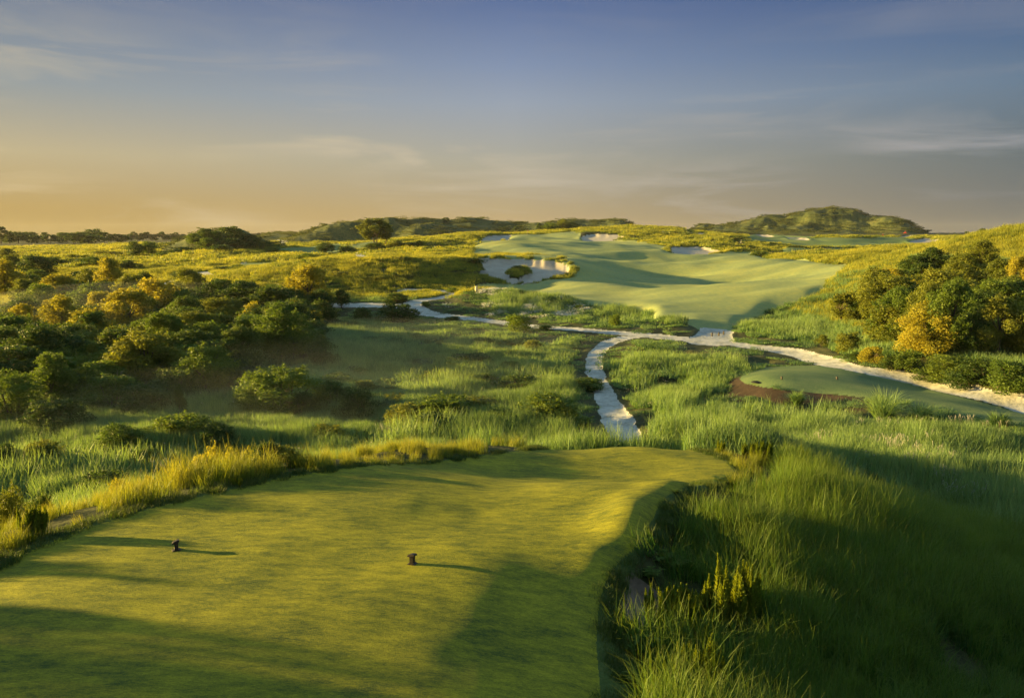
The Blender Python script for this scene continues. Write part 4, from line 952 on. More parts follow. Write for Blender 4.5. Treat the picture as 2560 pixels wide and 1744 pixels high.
# horizon trees
G7 = 'trees on the left horizon'
rh = random.Random(5)
for i, (X, top, w, base, lb) in enumerate([(10,250,110,385,'tallest dark tree mass at the left end of the horizon'), (70,300,90,385,'dark tree second from the left end of the horizon'), (130,284,110,385,'dark tree third from the left end of the horizon'), (200,288,110,385,'dark tree fourth from the left end of the horizon'),
 (255,305,90,385,'low dark tree fifth from the left end of the horizon'), (425,285,80,355,'roundish olive tree standing clear on the left horizon'), (500,290,90,360,'left dark tree of the horizon group with the tallest crown'), (545,285,90,360,'second tree of the horizon group with the tallest crown'),
 (640,264,120,360,'tallest spreading crown of the middle horizon group'), (700,285,80,360,'tree right of the tallest spreading horizon crown'), (790,298,110,360,'lower tree at the right of the middle horizon group'), (600,300,140,365,'low dark tree in front of the tallest spreading horizon crown'), (340,305,90,360,'small pale tree in the gap of the left horizon')]):
    T1z(X, top-16, w*1.35, base, 'round' if i % 3 else 'airy', 'dark', lb, 'tree', group=G7, D=560+rh.uniform(-40, 40))
G8 = 'pale far tree line before the shrubby hill'
far_l = []
for i, X in enumerate([845, 880, 905, 935, 965, 995, 1025, 1050, 1100, 1130, 1160, 1190, 1215, 1240, 305, 370, 460]):
    T1z(X, 288-8*(i % 3)+rh.uniform(-4, 5), 58+rh.uniform(-8, 16), 345, ('round', 'upright', 'airy')[i % 3], 'dark', 'small far tree in the pale line between the middle horizon group and the shrubby hill' if i < 14 else 'small far tree in the gaps of the left horizon group', 'tree', group=G8 if i < 14 else 'small trees in the gaps of the left horizon', D=860)
for X, top, w, lb in [(2040,243,60,'spreading little tree on the far right horizon'), (2150,255,45,'tiny tree, rightmost on the far horizon'), (1835,265,80,'low round tree on the horizon right of the big hill'), (1935,265,50,'tiny bush between the two horizon trees at the right')]:
    T3z(X, top, w, 285, 'airy' if 'tree' in lb and 'round' not in lb else 'mound', 'dark', lb, 'tree', D=780)
T2z(1505, 178, 90, 240, 'round', 'olive', 'golden tree on the crest of the dune hills', 'tree', D=470); T2z(1420, 195, 120, 240, 'mound', 'lime', 'yellow lit shrub on the crest behind the green', 'shrub', D=468)
T2z(1345, 197, 40, 235, 'mound', 'dark', 'small dark shrub left of the yellow lit shrub on the crest', 'shrub', D=468); T2z(1580, 190, 120, 240, 'mound', 'dark', 'dark shrub right of the golden tree on the crest', 'shrub', D=470)
T2z(1185, 225, 40, 255, 'mound', 'dark', 'lone round shrub on the shaded dune slope', 'shrub', D=470); T2z(715, 172, 60, 200, 'airy', 'dark', 'bare little tree on the skyline of the dune hills', 'tree', D=500); T1z(1815, 268, 30, 290, 'round', 'olive', 'tiny lone tree on the faint far hump', 'tree', D=690)
# right hillside
G9 = 'trees of the right hillside'
for X, top, w, base, kd, mt, lb in [
 (1700,368,200,560,'round','dark','dark olive tree highest on the left of the right hillside grove'), (2030,325,180,520,'round','olive','dark topped tree at the upper middle of the right hillside grove'), (1890,415,220,680,'upright','olive','tall olive tree above the pale bare branches'),
 (2150,445,220,700,'upright','olive','olive tree right of the bare branches on the hillside'), (2270,425,170,720,'upright','gold','golden tree near the right frame edge, highest there'), (1600,560,250,800,'upright','olive','olive tree under the highest dark olive tree'),
 (1450,648,300,1030,'upright','green','tall green rounded tree, left of the two tallest in the grove'), (1650,620,250,1060,'upright','olive','tall olive tree between the two large green ones'), (1810,600,330,1100,'upright','green','largest green tree of the right hillside grove'),
 (2150,705,330,1110,'upright','olive','large olive gold tree at the right of the largest green tree'), (2310,850,220,1120,'upright','gold','golden tree cut by the right frame edge'), (2030,640,240,960,'round','dark','dark tree behind the gap right of the largest green tree'),
 (1110,675,230,905,'airy','olive','airy olive tree with two thin trunks standing apart at the left'), (1235,655,150,830,'round','dark','dark tree behind the airy two-trunked tree'), (1390,615,170,760,'round','olive','low olive tree on the slope above the tall green rounded tree'),
 (2220,560,220,800,'round','olive','rounded olive tree in the upper right of the grove'), (1960,830,200,1110,'round','dark','dark tree in the shade right of the largest green tree')]:
    T3z(X, top, w*1.08, base, kd, mt, lb, 'tree', group=G9)
G10 = 'bushes at the foot of the right hillside'
for X, top, w, base, kd, mt, lb in [
 (960,955,90,1040,'shrub','olive','small yellow bush, leftmost at the foot of the right hillside'), (1130,935,180,1080,'shrub','olive','olive bush second at the foot of the right hillside'), (1295,1030,160,1150,'shrub','gold','straw yellow bush beside the track below the tall green tree'),
 (1420,1080,130,1200,'shrub','dark','low dark bush beside the straw yellow bush'), (1540,1060,200,1210,'shrub','green','green bush below the tall olive tree'), (1790,1075,330,1250,'mound','green','long green bush below the largest green tree'),
 (2010,1085,300,1290,'mound','dark','dark glossy bush fourth from the right at the foot of the grove'), (2200,1095,320,1340,'mound','green','leafy green bush near the right frame edge above the track'), (1680,1170,220,1260,'mound','dark','low dark bush in front of the long green bush'),
 (1930,1190,260,1310,'mound','dark','low dark hedge part at the edge of the track verge'), (2310,1150,160,1350,'shrub','dark','dark bush cut by the right frame edge above the track'), (1200,1060,150,1130,'mound','dark','dark bush left of the straw yellow bush'),
 (540,388,120,440,'mound','dark','dark shrub at the right end of the rolling fairway'), (615,408,90,450,'mound','lime','lime shrub right of the dark one at the fairway end'), (300,290,200,330,'mound','green','long green shrub right of the track on the far rise'), (430,350,170,385,'mound','dark','dark flat shrub above the right fairway bunker'),
 (790,358,140,375,'mound','dark','flat dark shrub on the far fairway')]:
    T3z(X, top, w, base, kd, mt, lb, 'bush', group=G10)
filler([(2150,810),(2200,740),(2300,680),(2560,690),(2560,900),(2420,900),(2260,880),(2180,850)], 20, 190, 290, 150, 260, ['round','upright','shrub'], ['olive','green','olive','dark','gold'], 'understorey tree in the right hillside grove, half hidden among its taller neighbours', 'understorey trees of the right hillside grove')
def snag(px, base, top, seed, label):
    rr = np.random.default_rng(seed); p = hit(px, base, 300); x, y = p[0], p[1]; z = float(ground(x, y)); dx, dy, dz = ray(px, top); h = CZ+dz/dy*y-z
    e = empty('dead_tree', (x, y, z), seed, (h, h, h)); tag(e, label, 'dead tree'); segs = []
    def grow(p0, d, ln, r0, lv):
        p1 = p0+d*ln*.5+rr.normal(0, .02, 3); p2 = p0+d*ln; segs.append(tube([p0, p1, p2], [r0, r0*.8, r0*.55], 5))
        if lv < 4:
            for _ in range(2 if lv else 4):
                d2 = d+rr.normal(0, .45, 3)+np.array([0, 0, .15]); d2 /= np.linalg.norm(d2); grow(p2 if lv else p0+d*ln*rr.uniform(.5, 1), d2, ln*rr.uniform(.6, .85), r0*.55, lv+1)
    grow(np.array([0, 0, -.03]), np.array([.05, 0, 1.]), .30, .022, 0)
    v, q = join(segs); obj_from('branches', v, q, pbk, e, smooth=True)
pbk, pnt = new_mat('weathered_wood'); pr = ramp(pnt, [(.35, (.22,.17,.12)), (.7, (.42,.35,.27))]); pnt.links.new(noise(pnt, pos(pnt), 6, 4, .6), pr.inputs[0]); finish(pnt, pr.outputs[0], .9)
snag(2425, 740, 655, 3, 'pale bare branches of a dead tree in the upper middle of the right hillside grove'); snag(2535, 745, 662, 8, 'pale bare dead tree near the right frame edge'); snag(2190, 905, 868, 5, 'low bare twiggy bush beside the track at the foot of the grove'); snag(300, 1010, 905, 11, 'grey bare branches among the dark left thicket'); snag(610, 880, 790, 14, 'thin grey bare branches below the lumpy green tree')
# out of the frame to the left: they throw the long shadows on the tee
for i, (x, y, h, w, kd) in enumerate([(-24, 15.6, 7.0, 1.5, 'upright'), (-25, 14.0, 7.5, 1.6, 'round'), (-29, 13.6, 9.5, 2.6, 'round')]):
    cm, tm = get_mesh(kd, i, 1, 'green'); e = empty('tree', (x, y, float(ground(x, y))), i, (w, w, h)); tag(e, ['slim tree left of the tee, outside the view', 'rounded tree left of the tee, outside the view', 'broad tree left of the near end of the tee, outside the view'][i], 'tree')
    for nm, m in (('crown', cm), ('trunk', tm)): o = bpy.data.objects.new(nm, m); scene.collection.objects.link(o); o.parent = e
# ------------------------------------------------------------------ built things
import bmesh
def simple(name, col, rough=.6, metal=0.0, nscale=8.0, var=.25):
    m, nt = new_mat(name); tcx = N(nt, 'ShaderNodeTexCoord'); f = noise(nt, tcx.outputs['Object'], nscale, 4, .6)
    r = ramp(nt, [(.3, tuple(c*(1-var) for c in col)), (.7, tuple(min(c*(1+var), 1) for c in col))]); nt.links.new(f, r.inputs[0])
    finish(nt, r.outputs[0], rough, f, .3, .01, spec=.4); nt.nodes
    for n in nt.nodes:
        if n.type == 'BSDF_PRINCIPLED': n.inputs['Metallic'].default_value = metal
    return m
MO = dict(rust=simple('weathered_iron', (.035,.028,.026), .55, .5, 30), darkwood=simple('dark_wood', (.05,.035,.025), .8, 0, 14), pale=simple('pale_wood', (.55,.46,.30), .8, 0, 10), red=simple('red_paint', (.42,.03,.02), .35), black=simple('black_rubber', (.02,.02,.02), .8),
          grey=simple('grey_metal', (.20,.20,.20), .4, .6), dark=simple('dark_green_paint', (.03,.035,.03), .4), white=simple('white_paint', (.75,.75,.72), .5), flag=simple('red_cloth', (.6,.08,.04), .8))
def bm_obj(name, fn, mat, parent=None, bevel=0.0, smooth=False):
    bm = bmesh.new(); fn(bm)
    if bevel: bmesh.ops.bevel(bm, geom=bm.edges[:], offset=bevel, segments=2, affect='EDGES', profile=.6)
    me = bpy.data.meshes.new(name); bm.to_mesh(me); bm.free(); me.materials.append(mat)
    if smooth: me.polygons.foreach_set('use_smooth', np.ones(len(me.polygons), dtype=bool))
    o = bpy.data.objects.new(name, me); scene.collection.objects.link(o)
    if parent is not None: o.parent = parent
    return o
def box(bm, c, s, rot=None):
    M_ = Matrix.Translation(c) @ (rot.to_matrix().to_4x4() if rot else Matrix()) @ Matrix.Diagonal((*s, 1))
    bmesh.ops.create_cube(bm, size=1, matrix=M_)
def cyl(bm, a, b, r0, r1=None, k=12):
    a = Vector(a); b = Vector(b); d = b-a; M_ = Matrix.Translation((a+b)/2) @ d.to_track_quat('Z', 'Y').to_matrix().to_4x4()
    bmesh.ops.create_cone(bm, cap_ends=True, segments=k, radius1=r0, radius2=r1 if r1 is not None else r0, depth=d.length, matrix=M_)
def copy_tree(o, parent=None):
    c = o.copy(); scene.collection.objects.link(c); c.parent = parent
    for ch in list(o.children): copy_tree(ch, c)
    return c
def prism(bm, prof, y0, y1):
    n = len(prof); a = [bm.verts.new((x, y0, z)) for x, z in prof]; b = [bm.verts.new((x, y1, z)) for x, z in prof]
    bm.faces.new(a[::-1]); bm.faces.new(b)
    for i in range(n): bm.faces.new((a[i], a[(i+1) % n], b[(i+1) % n], b[i]))
# tee markers: a short length of rail standing on its wide foot
def marker(px, py, rz, tilt, label):
    p = hit(px, py, 60); e = empty('tee_marker', (p[0], p[1], float(ground(p[0], p[1]))-.004), rz); tag(e, label, 'tee marker', 'iron rail markers on the foreground tee')
    bm_obj('foot', lambda bm: prism(bm, [(-.075, 0), (.075, 0), (.070, .012), (.030, .026), (-.030, .026), (-.070, .012)], -.055, .055), MO['rust'], e, .002)
    bm_obj('web', lambda bm: prism(bm, [(-.036, .024), (.036, .024), (.030, .06), (.030, .13), (.040, .150), (-.040, .150), (-.030, .13), (-.030, .06)], -.045, .045), MO['rust'], e, .002)
    h = bm_obj('head', lambda bm: prism(bm, [(-.058, .0), (.058, .0), (.064, .010), (.060, .030), (.03, .040), (-.03, .040), (-.060, .030), (-.064, .010)], -.06, .06), MO['rust'], e, .003)
    h.location = (0, 0, .138); h.rotation_euler = (math.radians(-8), tilt, 0)
marker(441, 1370, math.radians(25), math.radians(-20), 'dark iron rail tee marker with a tilted top, left of the two near ones')
marker(1031, 1414, math.radians(-20), math.radians(-10), 'dark iron rail tee marker with a long shadow, right of the two near ones')
def small_marker(px, py, label):
    p = hit(px, py, 120); e = empty('tee_marker', (p[0], p[1], float(ground(p[0], p[1]))), .4); tag(e, label, 'tee marker', 'small markers on the lower tee')
    bm_obj('web', lambda bm: prism(bm, [(-.07, 0), (.07, 0), (.04, .04), (.04, .17), (-.04, .17), (-.04, .04)], -.05, .05), MO['rust'], e)
    bm_obj('head', lambda bm: box(bm, (0, 0, .19), (.15, .12, .04)), MO['rust'], e, .004)
small_marker(1954, 948, 'small dark marker on the lower tee, left of two'); small_marker(2092, 948, 'small dark marker on the lower tee, right of two')
p = hit(1895, 955, 120)
o = bm_obj('drain_cover', lambda bm: (cyl(bm, (0, 0, -.02), (0, 0, .02), .42, .42, 24), [box(bm, (0, k*.1, .028), (.7-.3*abs(k)/3, .03, .02)) for k in range(-3, 4)]), MO['black'])
o.location = (p[0], p[1], float(ground(p[0], p[1]))+.01); o.scale = (1.2, 1.0, 1); tag(o, 'flat dark round drain cover at the left end of the lower tee', 'drain cover')
# posts
def post(px, py, h, w, mat, label, group=None, tmax=500):
    p = hit(px, py, tmax); z = float(ground(p[0], p[1]))
    o = bm_obj('post', lambda bm: (box(bm, (0, 0, h/2-.05), (w, w, h+.1)), cyl(bm, (0, 0, h-.01), (0, 0, h+.25*w), w*.68, w*.2, 4)), mat, None, w*.06)
    o.location = (p[0], p[1], z); o.rotation_euler.z = .5; tag(o, label, 'post', group)
post(1191, 747, 1.0, .34, MO['pale'], 'single pale wooden post between the weedy mound and the fairway')
for px, py, s in ((1780, 838, 'left'), (1797, 837, 'middle'), (1809, 834, 'right')): post(px, py, .42, .13, MO['darkwood'], '%s of the three short dark posts where the track meets the fairway' % s, 'short dark posts at the fairway entrance')
for i, X in enumerate([1398, 1424, 1449, 1472, 1497, 1522, 1547, 1572, 1597]): post(1780+X/3.228, 560+184/3.228, .95, .42, MO['pale'], 'short pale post in the far row before the arched bunker, %s from the left' % ['first', 'second', 'third', 'fourth', 'fifth', 'sixth', 'seventh', 'eighth', 'ninth'][i], 'row of short pale posts across the far fairway', 600)
# flag
p = np.array(at_D(1318, 590, 372)); z = float(ground(p[0], p[1])); e = empty('flagstick', (p[0], p[1], z)); tag(e, 'thin flagstick with a small red flag on the green', 'flag')
bm_obj('pole', lambda bm: cyl(bm, (0, 0, 0), (0, 0, 2.9), .05, .04, 8), MO['pale'], e)
def flagm(bm):
    vs = [[bm.verts.new((.02+i*.12, .05*math.sin(i*1.3), 2.85-j*.42-i*.03+j*i*.012)) for i in range(6)] for j in range(2)]
    for i in range(5): bm.faces.new((vs[0][i], vs[1][i], vs[1][i+1], vs[0][i+1]))
f_ = bm_obj('flag_cloth', flagm, MO['flag'], e); sd = f_.modifiers.new('thick', 'SOLIDIFY'); sd.thickness = .02
# mowers
def mower(px, py, D, rz, mat, label, s=1.0, cab=True):
    x, y, _ = at_D(px, py, D); e = empty('mower', (x, y, float(ground(x, y))), rz, (s, s, s)); tag(e, label, 'mower', 'mowers working on the far fairway')
    bm_obj('body', lambda bm: (box(bm, (0, .1, .75), (1.0, 1.9, .45)), box(bm, (0, -.75, 1.05), (.9, .8, .35))), mat, e, .06)
    bm_obj('seat', lambda bm: (box(bm, (0, .15, 1.12), (.5, .5, .14)), box(bm, (0, -.12, 1.4), (.5, .12, .55))), MO['black'], e, .03)
    bm_obj('steering_wheel', lambda bm: (cyl(bm, (0, .75, .95), (0, .6, 1.35), .03, .03, 6), cyl(bm, (0, .6, 1.35), (0, .585, 1.38), .2, .2, 14)), MO['black'], e)
    bm_obj('roll_bar', lambda bm: (cyl(bm, (-.45, -.3, .9), (-.45, -.3, 2.1), .04), cyl(bm, (.45, -.3, .9), (.45, -.3, 2.1), .04), cyl(bm, (-.45, -.3, 2.1), (.45, -.3, 2.1), .04)), MO['grey'], e)
    if cab: bm_obj('canopy', lambda bm: box(bm, (0, .1, 2.15), (1.15, 1.2, .08)), mat, e, .03)
    for sx in (-1, 1):
        for yy, rr in ((-.75, .38), (.8, .45)): bm_obj('wheel', lambda bm: cyl(bm, (sx*.50, yy, rr), (sx*.78, yy, rr), rr, rr, 18), MO['black'], e, .03)
    for xx, yy in ((-.95, 1.25), (0, 1.55), (.95, 1.25)): bm_obj('cutting_unit', lambda bm: (box(bm, (xx, yy, .28), (.85, .42, .22)), cyl(bm, (xx-.42, yy+.1, .2), (xx+.42, yy+.1, .2), .16, .16, 10)), mat, e, .02)
mower(1850, 607, 300, math.radians(75), MO['dark'], 'dark mower parked on the pale track right of the fairway bunker', 1.15)
mower(2207, 592, 470, math.radians(160), MO['red'], 'red mower below the right foot of the big hill, left of two red ones', .8)
mower(2263, 590, 520, math.radians(140), MO['red'], 'red mower at the skyline bunker, right of two red ones', .8)
mower(2357, 609, 330, math.radians(60), MO['grey'], 'grey utility mower at the right end of the arched bunker', .95, False)

# ------------------------------------------------------------------ near plants
MF['feather'] = foliage('feathery_leaves', (.10,.15,.014), (.16,.21,.02), (.25,.28,.028), .5, .9)
MF['leafy'] = foliage('leafy_weed_leaves', (.06,.11,.015), (.09,.15,.02), (.14,.19,.03), .45, .9)
def feather_mesh(seed, ns, dense):
    r = np.random.default_rng(seed); st = []; C = []; Dn = []; Ls = []
    for i in range(ns):
        a = r.uniform(0, 6.283); q = .28*math.sqrt(r.uniform(0, 1)); h = r.uniform(.55, 1.0)*(1-.5*q); lx, ly = r.normal(0, .05, 2)
        b0 = np.array([q*.6*math.cos(a), q*.6*math.sin(a), -.03]); b1 = np.array([q*math.cos(a)+lx, q*math.sin(a)+ly, h])
        mid = (b0+b1)/2+np.array([q*.25*math.cos(a), q*.25*math.sin(a), 0]); st.append(tube([b0, mid, b1], [.007, .005, .0015], 4))
        n = int(dense*h); t = r.uniform(.12, 1, n)**.8
        pt = (b0*((1-t)**2)[:, None]+mid*(2*t*(1-t))[:, None]+b1*(t**2)[:, None])
        an = r.uniform(0, 6.283, n); ln = .105*np.clip((1.03-t)*2.3, .18, 1)*r.uniform(.6, 1.2, n)
        d = np.stack([np.cos(an)*.6, np.sin(an)*.6, r.uniform(.5, 1.2, n)], 1); d /= np.linalg.norm(d, axis=1)[:, None]
        C.append(pt); Dn.append(d); Ls.append(ln)
    C = np.concatenate(C); Dn = np.concatenate(Dn); Ls = np.concatenate(Ls)[:, None]; n = len(C)
    w = np.cross(Dn, r.normal(0, 1, (n, 3))); w /= np.linalg.norm(w, axis=1)[:, None]; w *= .011
    v = np.stack([C-w, C+w, C+Dn*Ls+w*.3, C+Dn*Ls-w*.3], 1).reshape(-1, 3); q = np.arange(n*4).reshape(-1, 4)
    sv, sq = join(st)
    a = obj_from('foliage', v, q, MF['feather']); b = obj_from('stem', sv, sq, MF['feather'])
    for o in (a, b): scene.collection.objects.unlink(o)
    return a.data, b.data
FM = [feather_mesh(100+i, (9, 14, 20, 6)[i], 520) for i in range(4)]
def leafy_mesh(seed, ns):
    r = np.random.default_rng(seed); st = []; V_ = []; Q_ = []; off = 0
    for i in range(ns):
        a = r.uniform(0, 6.283); q = r.uniform(.05, .35); h = r.uniform(.5, 1)
        b0 = np.zeros(3); b1 = np.array([q*math.cos(a), q*math.sin(a), h]); mid = (b0+b1)/2+np.array([0, 0, .08]); st.append(tube([b0, mid, b1], [.008, .006, .003], 4))
        for k in range(26):
            t = r.uniform(.3, 1.0); c = b0*(1-t)**2+mid*2*t*(1-t)+b1*t*t; an = k*2.4; ln = r.uniform(.13, .22)
            d = np.array([math.cos(an), math.sin(an), r.uniform(-.3, .5)]); d /= np.linalg.norm(d); w = np.cross(d, [0, 0, 1.]); w /= np.linalg.norm(w); w *= ln*.17; dn = np.array([0, 0, -ln*.25])
            V_ += [c, c+d*ln*.45+w, c+d*ln+dn, c+d*ln*.45-w]; Q_.append([off, off+1, off+2, off+3]); off += 4
    sv, sq = join(st); a = obj_from('foliage', np.array(V_), np.array(Q_), MF['leafy']); b = obj_from('stem', sv, sq, MF['leafy'])
    for o in (a, b): scene.collection.objects.unlink(o)
    return a.data, b.data
LM = [leafy_mesh(200+i, (5, 7)[i]) for i in range(2)]
def plant(meshes, name, px, top, base, w, label, cat, group, D=None):
    if D is None: p = hit(px, base, 200); x, y = p[0], p[1]
    else: x, y, _ = at_D(px, base, D)
    z = float(ground(x, y)); dx, dy, dz = ray(px, top); h = max(CZ+dz/dy*y-z, .12); wd = w/F0*math.hypot(y, 5)*2.0
    e = empty(name, (x, y, z), (px*.37) % 6.28, (wd, wd, h)); tag(e, label, cat, group)
    for nm, m in zip(('foliage', 'stem'), meshes): o = bpy.data.objects.new(nm, m); scene.collection.objects.link(o); o.parent = e
z7 = lambda X, Y: (1500+X/2.665, 1150+Y/2.665)
GF = 'feathery plumed weeds around the tee'
for i, (X, top, base, w, lb) in enumerate([
 (400,790,1090,150,'feathery weed beside the sandy hollow, leftmost of the right-hand clump'), (490,800,1100,180,'feathery weed second from the left beside the sandy hollow'), (590,830,1090,130,'feathery weed third from the left behind the sandy hollow'),
 (700,760,1110,160,'feathery weed left of the two tallest plumes on the bank'), (790,690,1100,170,'tall feathery plume, left of the two tallest on the bank'), (890,610,1090,190,'tallest feathery plume on the bank right of the tee'), (950,660,1100,140,'feathery plume right of the tallest one on the bank'),
 (570,1010,1300,150,'feathery weed in front of the pale leafy weed'), (640,1010,1260,140,'bright feathery spire above the lowest clump'), (650,1150,1540,170,'large bright spire near the bottom of the picture'), (720,1210,1560,140,'feathery weed right of the large bright spire at the bottom'),
 (430,1290,1583,130,'dark feathery weed at the bottom beside the lip'), (600,1310,1583,150,'dim feathery weed left of the large bright spire at the bottom'), (880,1370,1583,140,'feathery weed at the bottom right of the lowest clump'),
 (1370,50,150,60,'slim spire on the far side of the bank crest, left of two'), (1485,30,120,50,'slim spire on the far side of the bank crest, right of two')]):
    px, pt = z7(X, top); _, pb = z7(X, base); plant(FM[i % 4], 'feathery_weed', px, pt, pb, w/2.665*1.35, lb, 'weed', GF)
for i, (X, top, base, w, lb) in enumerate([(150,548,745,90,'left half of the dark feathery plant standing at the left tee edge'), (205,540,735,100,'right half of the dark feathery plant standing at the left tee edge'), (165,680,772,40,'small feathery sprout in front of the left tee edge plant'), (1265,395,460,60,'small feathery weed below the orange bush on the tee edge')]):
    plant(FM[(i+1) % 4], 'feathery_weed', X/2.128, 1000+top/2.128, 1000+base/2.128, w/2.128, lb, 'weed', GF)
for i, (X, top, base, w, lb) in enumerate([(10,130,230,40,'pale spire, leftmost behind the far end of the tee'), (50,170,240,40,'pale spire, second behind the far end of the tee'), (130,150,230,40,'green spire, third behind the far end of the tee'), (200,190,280,60,'yellow spire at the right corner of the upper tee'), (280,160,250,50,'green spire above the right corner of the tee'),
  (370,210,300,60,'golden spire right of the tee corner'), (450,200,330,70,'dark spire on the crest right of the tee corner'), (520,280,400,60,'feathery spire below the dark crest spire'), (640,230,380,80,'dark double spire on the crest of the bank'), (680,330,440,60,'spire in front of the dark double spire')]):
    plant(FM[i % 4], 'feathery_weed', 1700+X/2.128, 1000+top/2.128, 1000+base/2.128, w/2.128*1.3, lb, 'weed', GF)
GL = 'broad-leaved weeds beside the tee lip'
for i, (X, top, base, w, lb) in enumerate([(250,1120,1290,190,'pale leafy weed spreading over the lip near the sandy hollow'), (500,1050,1220,140,'yellow leafed weed above the lowest feathery spires'), (860,1380,1560,150,'leafy weed with starry yellow top at the bottom'), (340,490,560,60,'small leafy weed on the lip at the turn of the tee edge'),
   (340,590,650,50,'tiny leafy weed below the turn of the tee edge'), (510,180,230,50,'leafy sprig at the top of the lip'), (800,100,160,110,'leafy weed row at the far corner of the step'), (170,1400,1480,70,'dark leafy sprig on the lip near the bottom'), (450,600,690,200,'dark leafy weed in the shade above the sandy hollow'), (330,700,780,120,'dark leafy weed at the upper end of the sandy hollow')]):
    px, pt = z7(X, top); _, pb = z7(X, base); plant(LM[i % 2], 'leafy_weed', px, pt, pb, w/2.665, lb, 'weed', GL)
# fountain grass clumps round the lower tee
def fount(px, top, base, w, seed, label):
    p = hit(px, base, 150); x, y = p[0], p[1]; z = float(ground(x, y)); dx, dy, dz = ray(px, top); h = CZ+dz/dy*y-z; wd = w/F0*y
    v, q, t = blades(np.random.default_rng(seed), 420, wd*.22, h*1.15, .05, bend=1.3, seg=5, hv=.3, clump=.8)
    o = obj_from('fountain_grass', v, q, MG['meadow']); at = o.data.attributes.new('tip', 'FLOAT', 'POINT'); at.data.foreach_set('value', t.astype(np.float32)); o.location = (x, y, z); tag(o, label, 'grass clump', 'arching grass clumps below the lower tee')
for X, top, w, base, lb in [(1370,1362,260,1560,'largest arching grass clump in front of the lower tee'), (1000,1420,230,1540,'arching grass clump below the bare soil, left of the largest'), (1620,1440,220,1560,'arching grass clump right of the largest one'), (790,1355,120,1440,'small grass clump on the bare soil under the lower tee'), (470,1440,220,1520,'grass clump at the left end of the bare soil'), (2150,1500,200,1583,'grass clump at the lower right corner of the lower tee')]:
    fount(1700+X/2.701, 480+top/2.701, 480+base/2.701, w/2.701, int(X), lb)
# white wildflowers and pale seed heads
mw2, wnt2 = new_mat('bright_petals'); finish(wnt2, (.70,.68,.62), .8, transl=.3)
mw, wnt = new_mat('white_petals'); finish(wnt, (.42,.40,.35), .8, transl=.3)
def flower_proto(seed, n, R, h, s, mt=None):
    r = np.random.default_rng(seed); c = np.stack([r.normal(0, R*.5, n), r.normal(0, R*.5, n), h*r.uniform(.5, 1.1, n)], 1); d = np.tile([0, 0, 1.], (n, 1))
    v, q = leaves(r, c, d, s, .8); o = obj_from('flower_patch', v, q, mt or mw); scene.collection.objects.unlink(o); return o
PR['flower'] = [flower_proto(i, 22, .8, .5, .062, mw2) for i in range(4)]
r = np.random.default_rng(55); qx = r.uniform(1050, 1480, 4200); qy = r.uniform(728, 802, 4200)
qq = in_poly(qx, qy, [(1105,752),(1180,745),(1250,738),(1320,742),(1400,758),(1480,775),(1420,800),(1290,797),(1200,790),(1110,770)]) & (fbm(qx/38, qy/11, 14, 3) > .02)
ps = np.array([hit(a, b, 400) for a, b in zip(qx[qq][:420], qy[qq][:420])]); ps = ps[(zone_at(ps[:, 0], ps[:, 1]) == 0)]
scatter('white_wildflowers', 'flower', ps[:, 0], ps[:, 1], np.full(len(ps), .9), 'white flowering weeds scattered over the low mound before the fairway', 'wildflowers', rs=5)
PR['flower2'] = [flower_proto(9+i, 7, .5, .7, .035) for i in range(3)]
x, y, rad, r = sample(30, 125, .16, 66); k = (zone_at(x, y) == 0) & (fbm(x/9, y/9, 15, 3) > .12)
scatter('meadow_wildflowers', 'flower2', x[k], y[k], np.full(k.sum(), 1.0), 'tiny white flower heads dotted in the meadow grass', 'wildflowers', rs=6)
def seedhead(seed):
    r = np.random.default_rng(seed); V_ = []; Q_ = []
    out = []
    for i in range(5):
        a = r.uniform(0, 6.283); h = r.uniform(.85, 1.15); bx, by = r.normal(0, .15, 2)
        pts = [np.array([bx+.16*t*t*math.cos(a), by+.16*t*t*math.sin(a), h*(t-.10*t**6)]) for t in np.linspace(.3, 1, 6)]+[np.array([bx+.24*math.cos(a), by+.24*math.sin(a), h*.84])]
        out.append(tube(pts, [.002, .002, .002, .004, .009, .009, .002], 4))
    v, q = join(out); o = obj_from('seed_head_patch', v, q, mw); scene.collection.objects.unlink(o); return o
PR['seed'] = [seedhead(i) for i in range(4)]
r = np.random.default_rng(77); pts = []
for cx, cy, n, sx, sy in ((2235,1150,26,60,18), (2310,1190,34,70,25), (2360,1230,26,50,25), (2250,1090,16,90,12), (2440,1080,14,80,10), (2440,1280,14,70,30), (2050,1130,10,60,12), (30,1180,14,25,8), (400,1190,8,20,10), (985,1105,12,30,8)):
    for i in range(n//2): pts.append(hit(cx+r.normal(0, sx/2), cy+r.normal(0, sy/2), 200)[:2])
pts = np.array(pts); pts = pts[zone_at(pts[:, 0], pts[:, 1]) == 0]
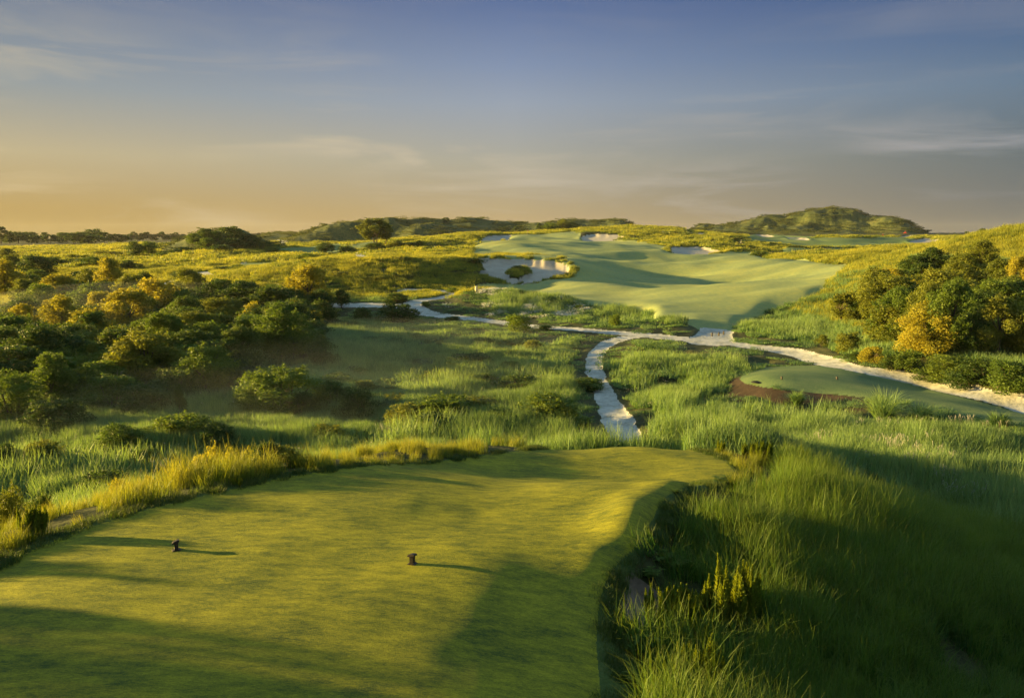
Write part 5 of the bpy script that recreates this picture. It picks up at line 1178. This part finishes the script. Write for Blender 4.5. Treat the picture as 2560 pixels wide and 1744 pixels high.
scatter('seed_heads', 'seed', pts[:, 0], pts[:, 1], np.full(len(pts), .95), 'curved pale seed heads above the tall grass', 'seed heads', rs=8)
# ------------------------------------------------------------------ air
def volume_box(name, lo, hi, col, dens, aniso, label):
    def f(bm): box(bm, ((lo[0]+hi[0])/2, (lo[1]+hi[1])/2, (lo[2]+hi[2])/2), (hi[0]-lo[0], hi[1]-lo[1], hi[2]-lo[2]))
    m, nt = new_mat(name+'_air'); v = N(nt, 'ShaderNodeVolumePrincipled'); v.inputs['Color'].default_value = (*col, 1); v.inputs['Density'].default_value = dens; v.inputs['Anisotropy'].default_value = aniso
    o_ = N(nt, 'ShaderNodeOutputMaterial'); nt.links.new(v.outputs[0], o_.inputs['Volume'])
    o = bm_obj(name, f, m); tag(o, label, 'haze', kind='stuff'); return o
zmin = float(V[:, 2].min())
volume_box('haze', (-2700, -2700, zmin-1.0), (2700, 2700, 42), (.93, .93, .95), .00004, .1, 'thin morning haze over the whole landscape')

# ground mist pooling on the valley floor at the edge of the thicket
mm, mnt = new_mat('mist_air'); mv = N(mnt, 'ShaderNodeVolumePrincipled'); mv.inputs['Color'].default_value = (.86, .93, .96, 1); mv.inputs['Density'].default_value = .0016; mv.inputs['Anisotropy'].default_value = .2
mo_ = N(mnt, 'ShaderNodeOutputMaterial'); mnt.links.new(mv.outputs[0], mo_.inputs['Volume'])
for i, (x, y, z, rx, ry, rz, lb) in enumerate([(-16, 76, -6.2, 24, 30, 2.6, 'thin mist over the meadow beside the willow bush'), (-18, 80, -6.3, 15, 20, 1.9, 'denser heart of the mist beside the willow bush'), (-24, 56, -6.3, 20, 12, 2.0, 'faint mist in front of the thicket'), (-58, 120, -6, 26, 30, 4.5, 'golden mist between the trees at the far left')]):
    def f(bm, rx=rx, ry=ry, rz=rz):
        bmesh.ops.create_icosphere(bm, subdivisions=3, radius=1)
        for v in bm.verts: v.co = (v.co.x*rx*(1+.15*math.sin(5*v.co.y)), v.co.y*ry, v.co.z*rz)
    o = bm_obj('ground_mist', f, mm); o.location = (x, y, z); tag(o, lb, 'mist', kind='stuff')
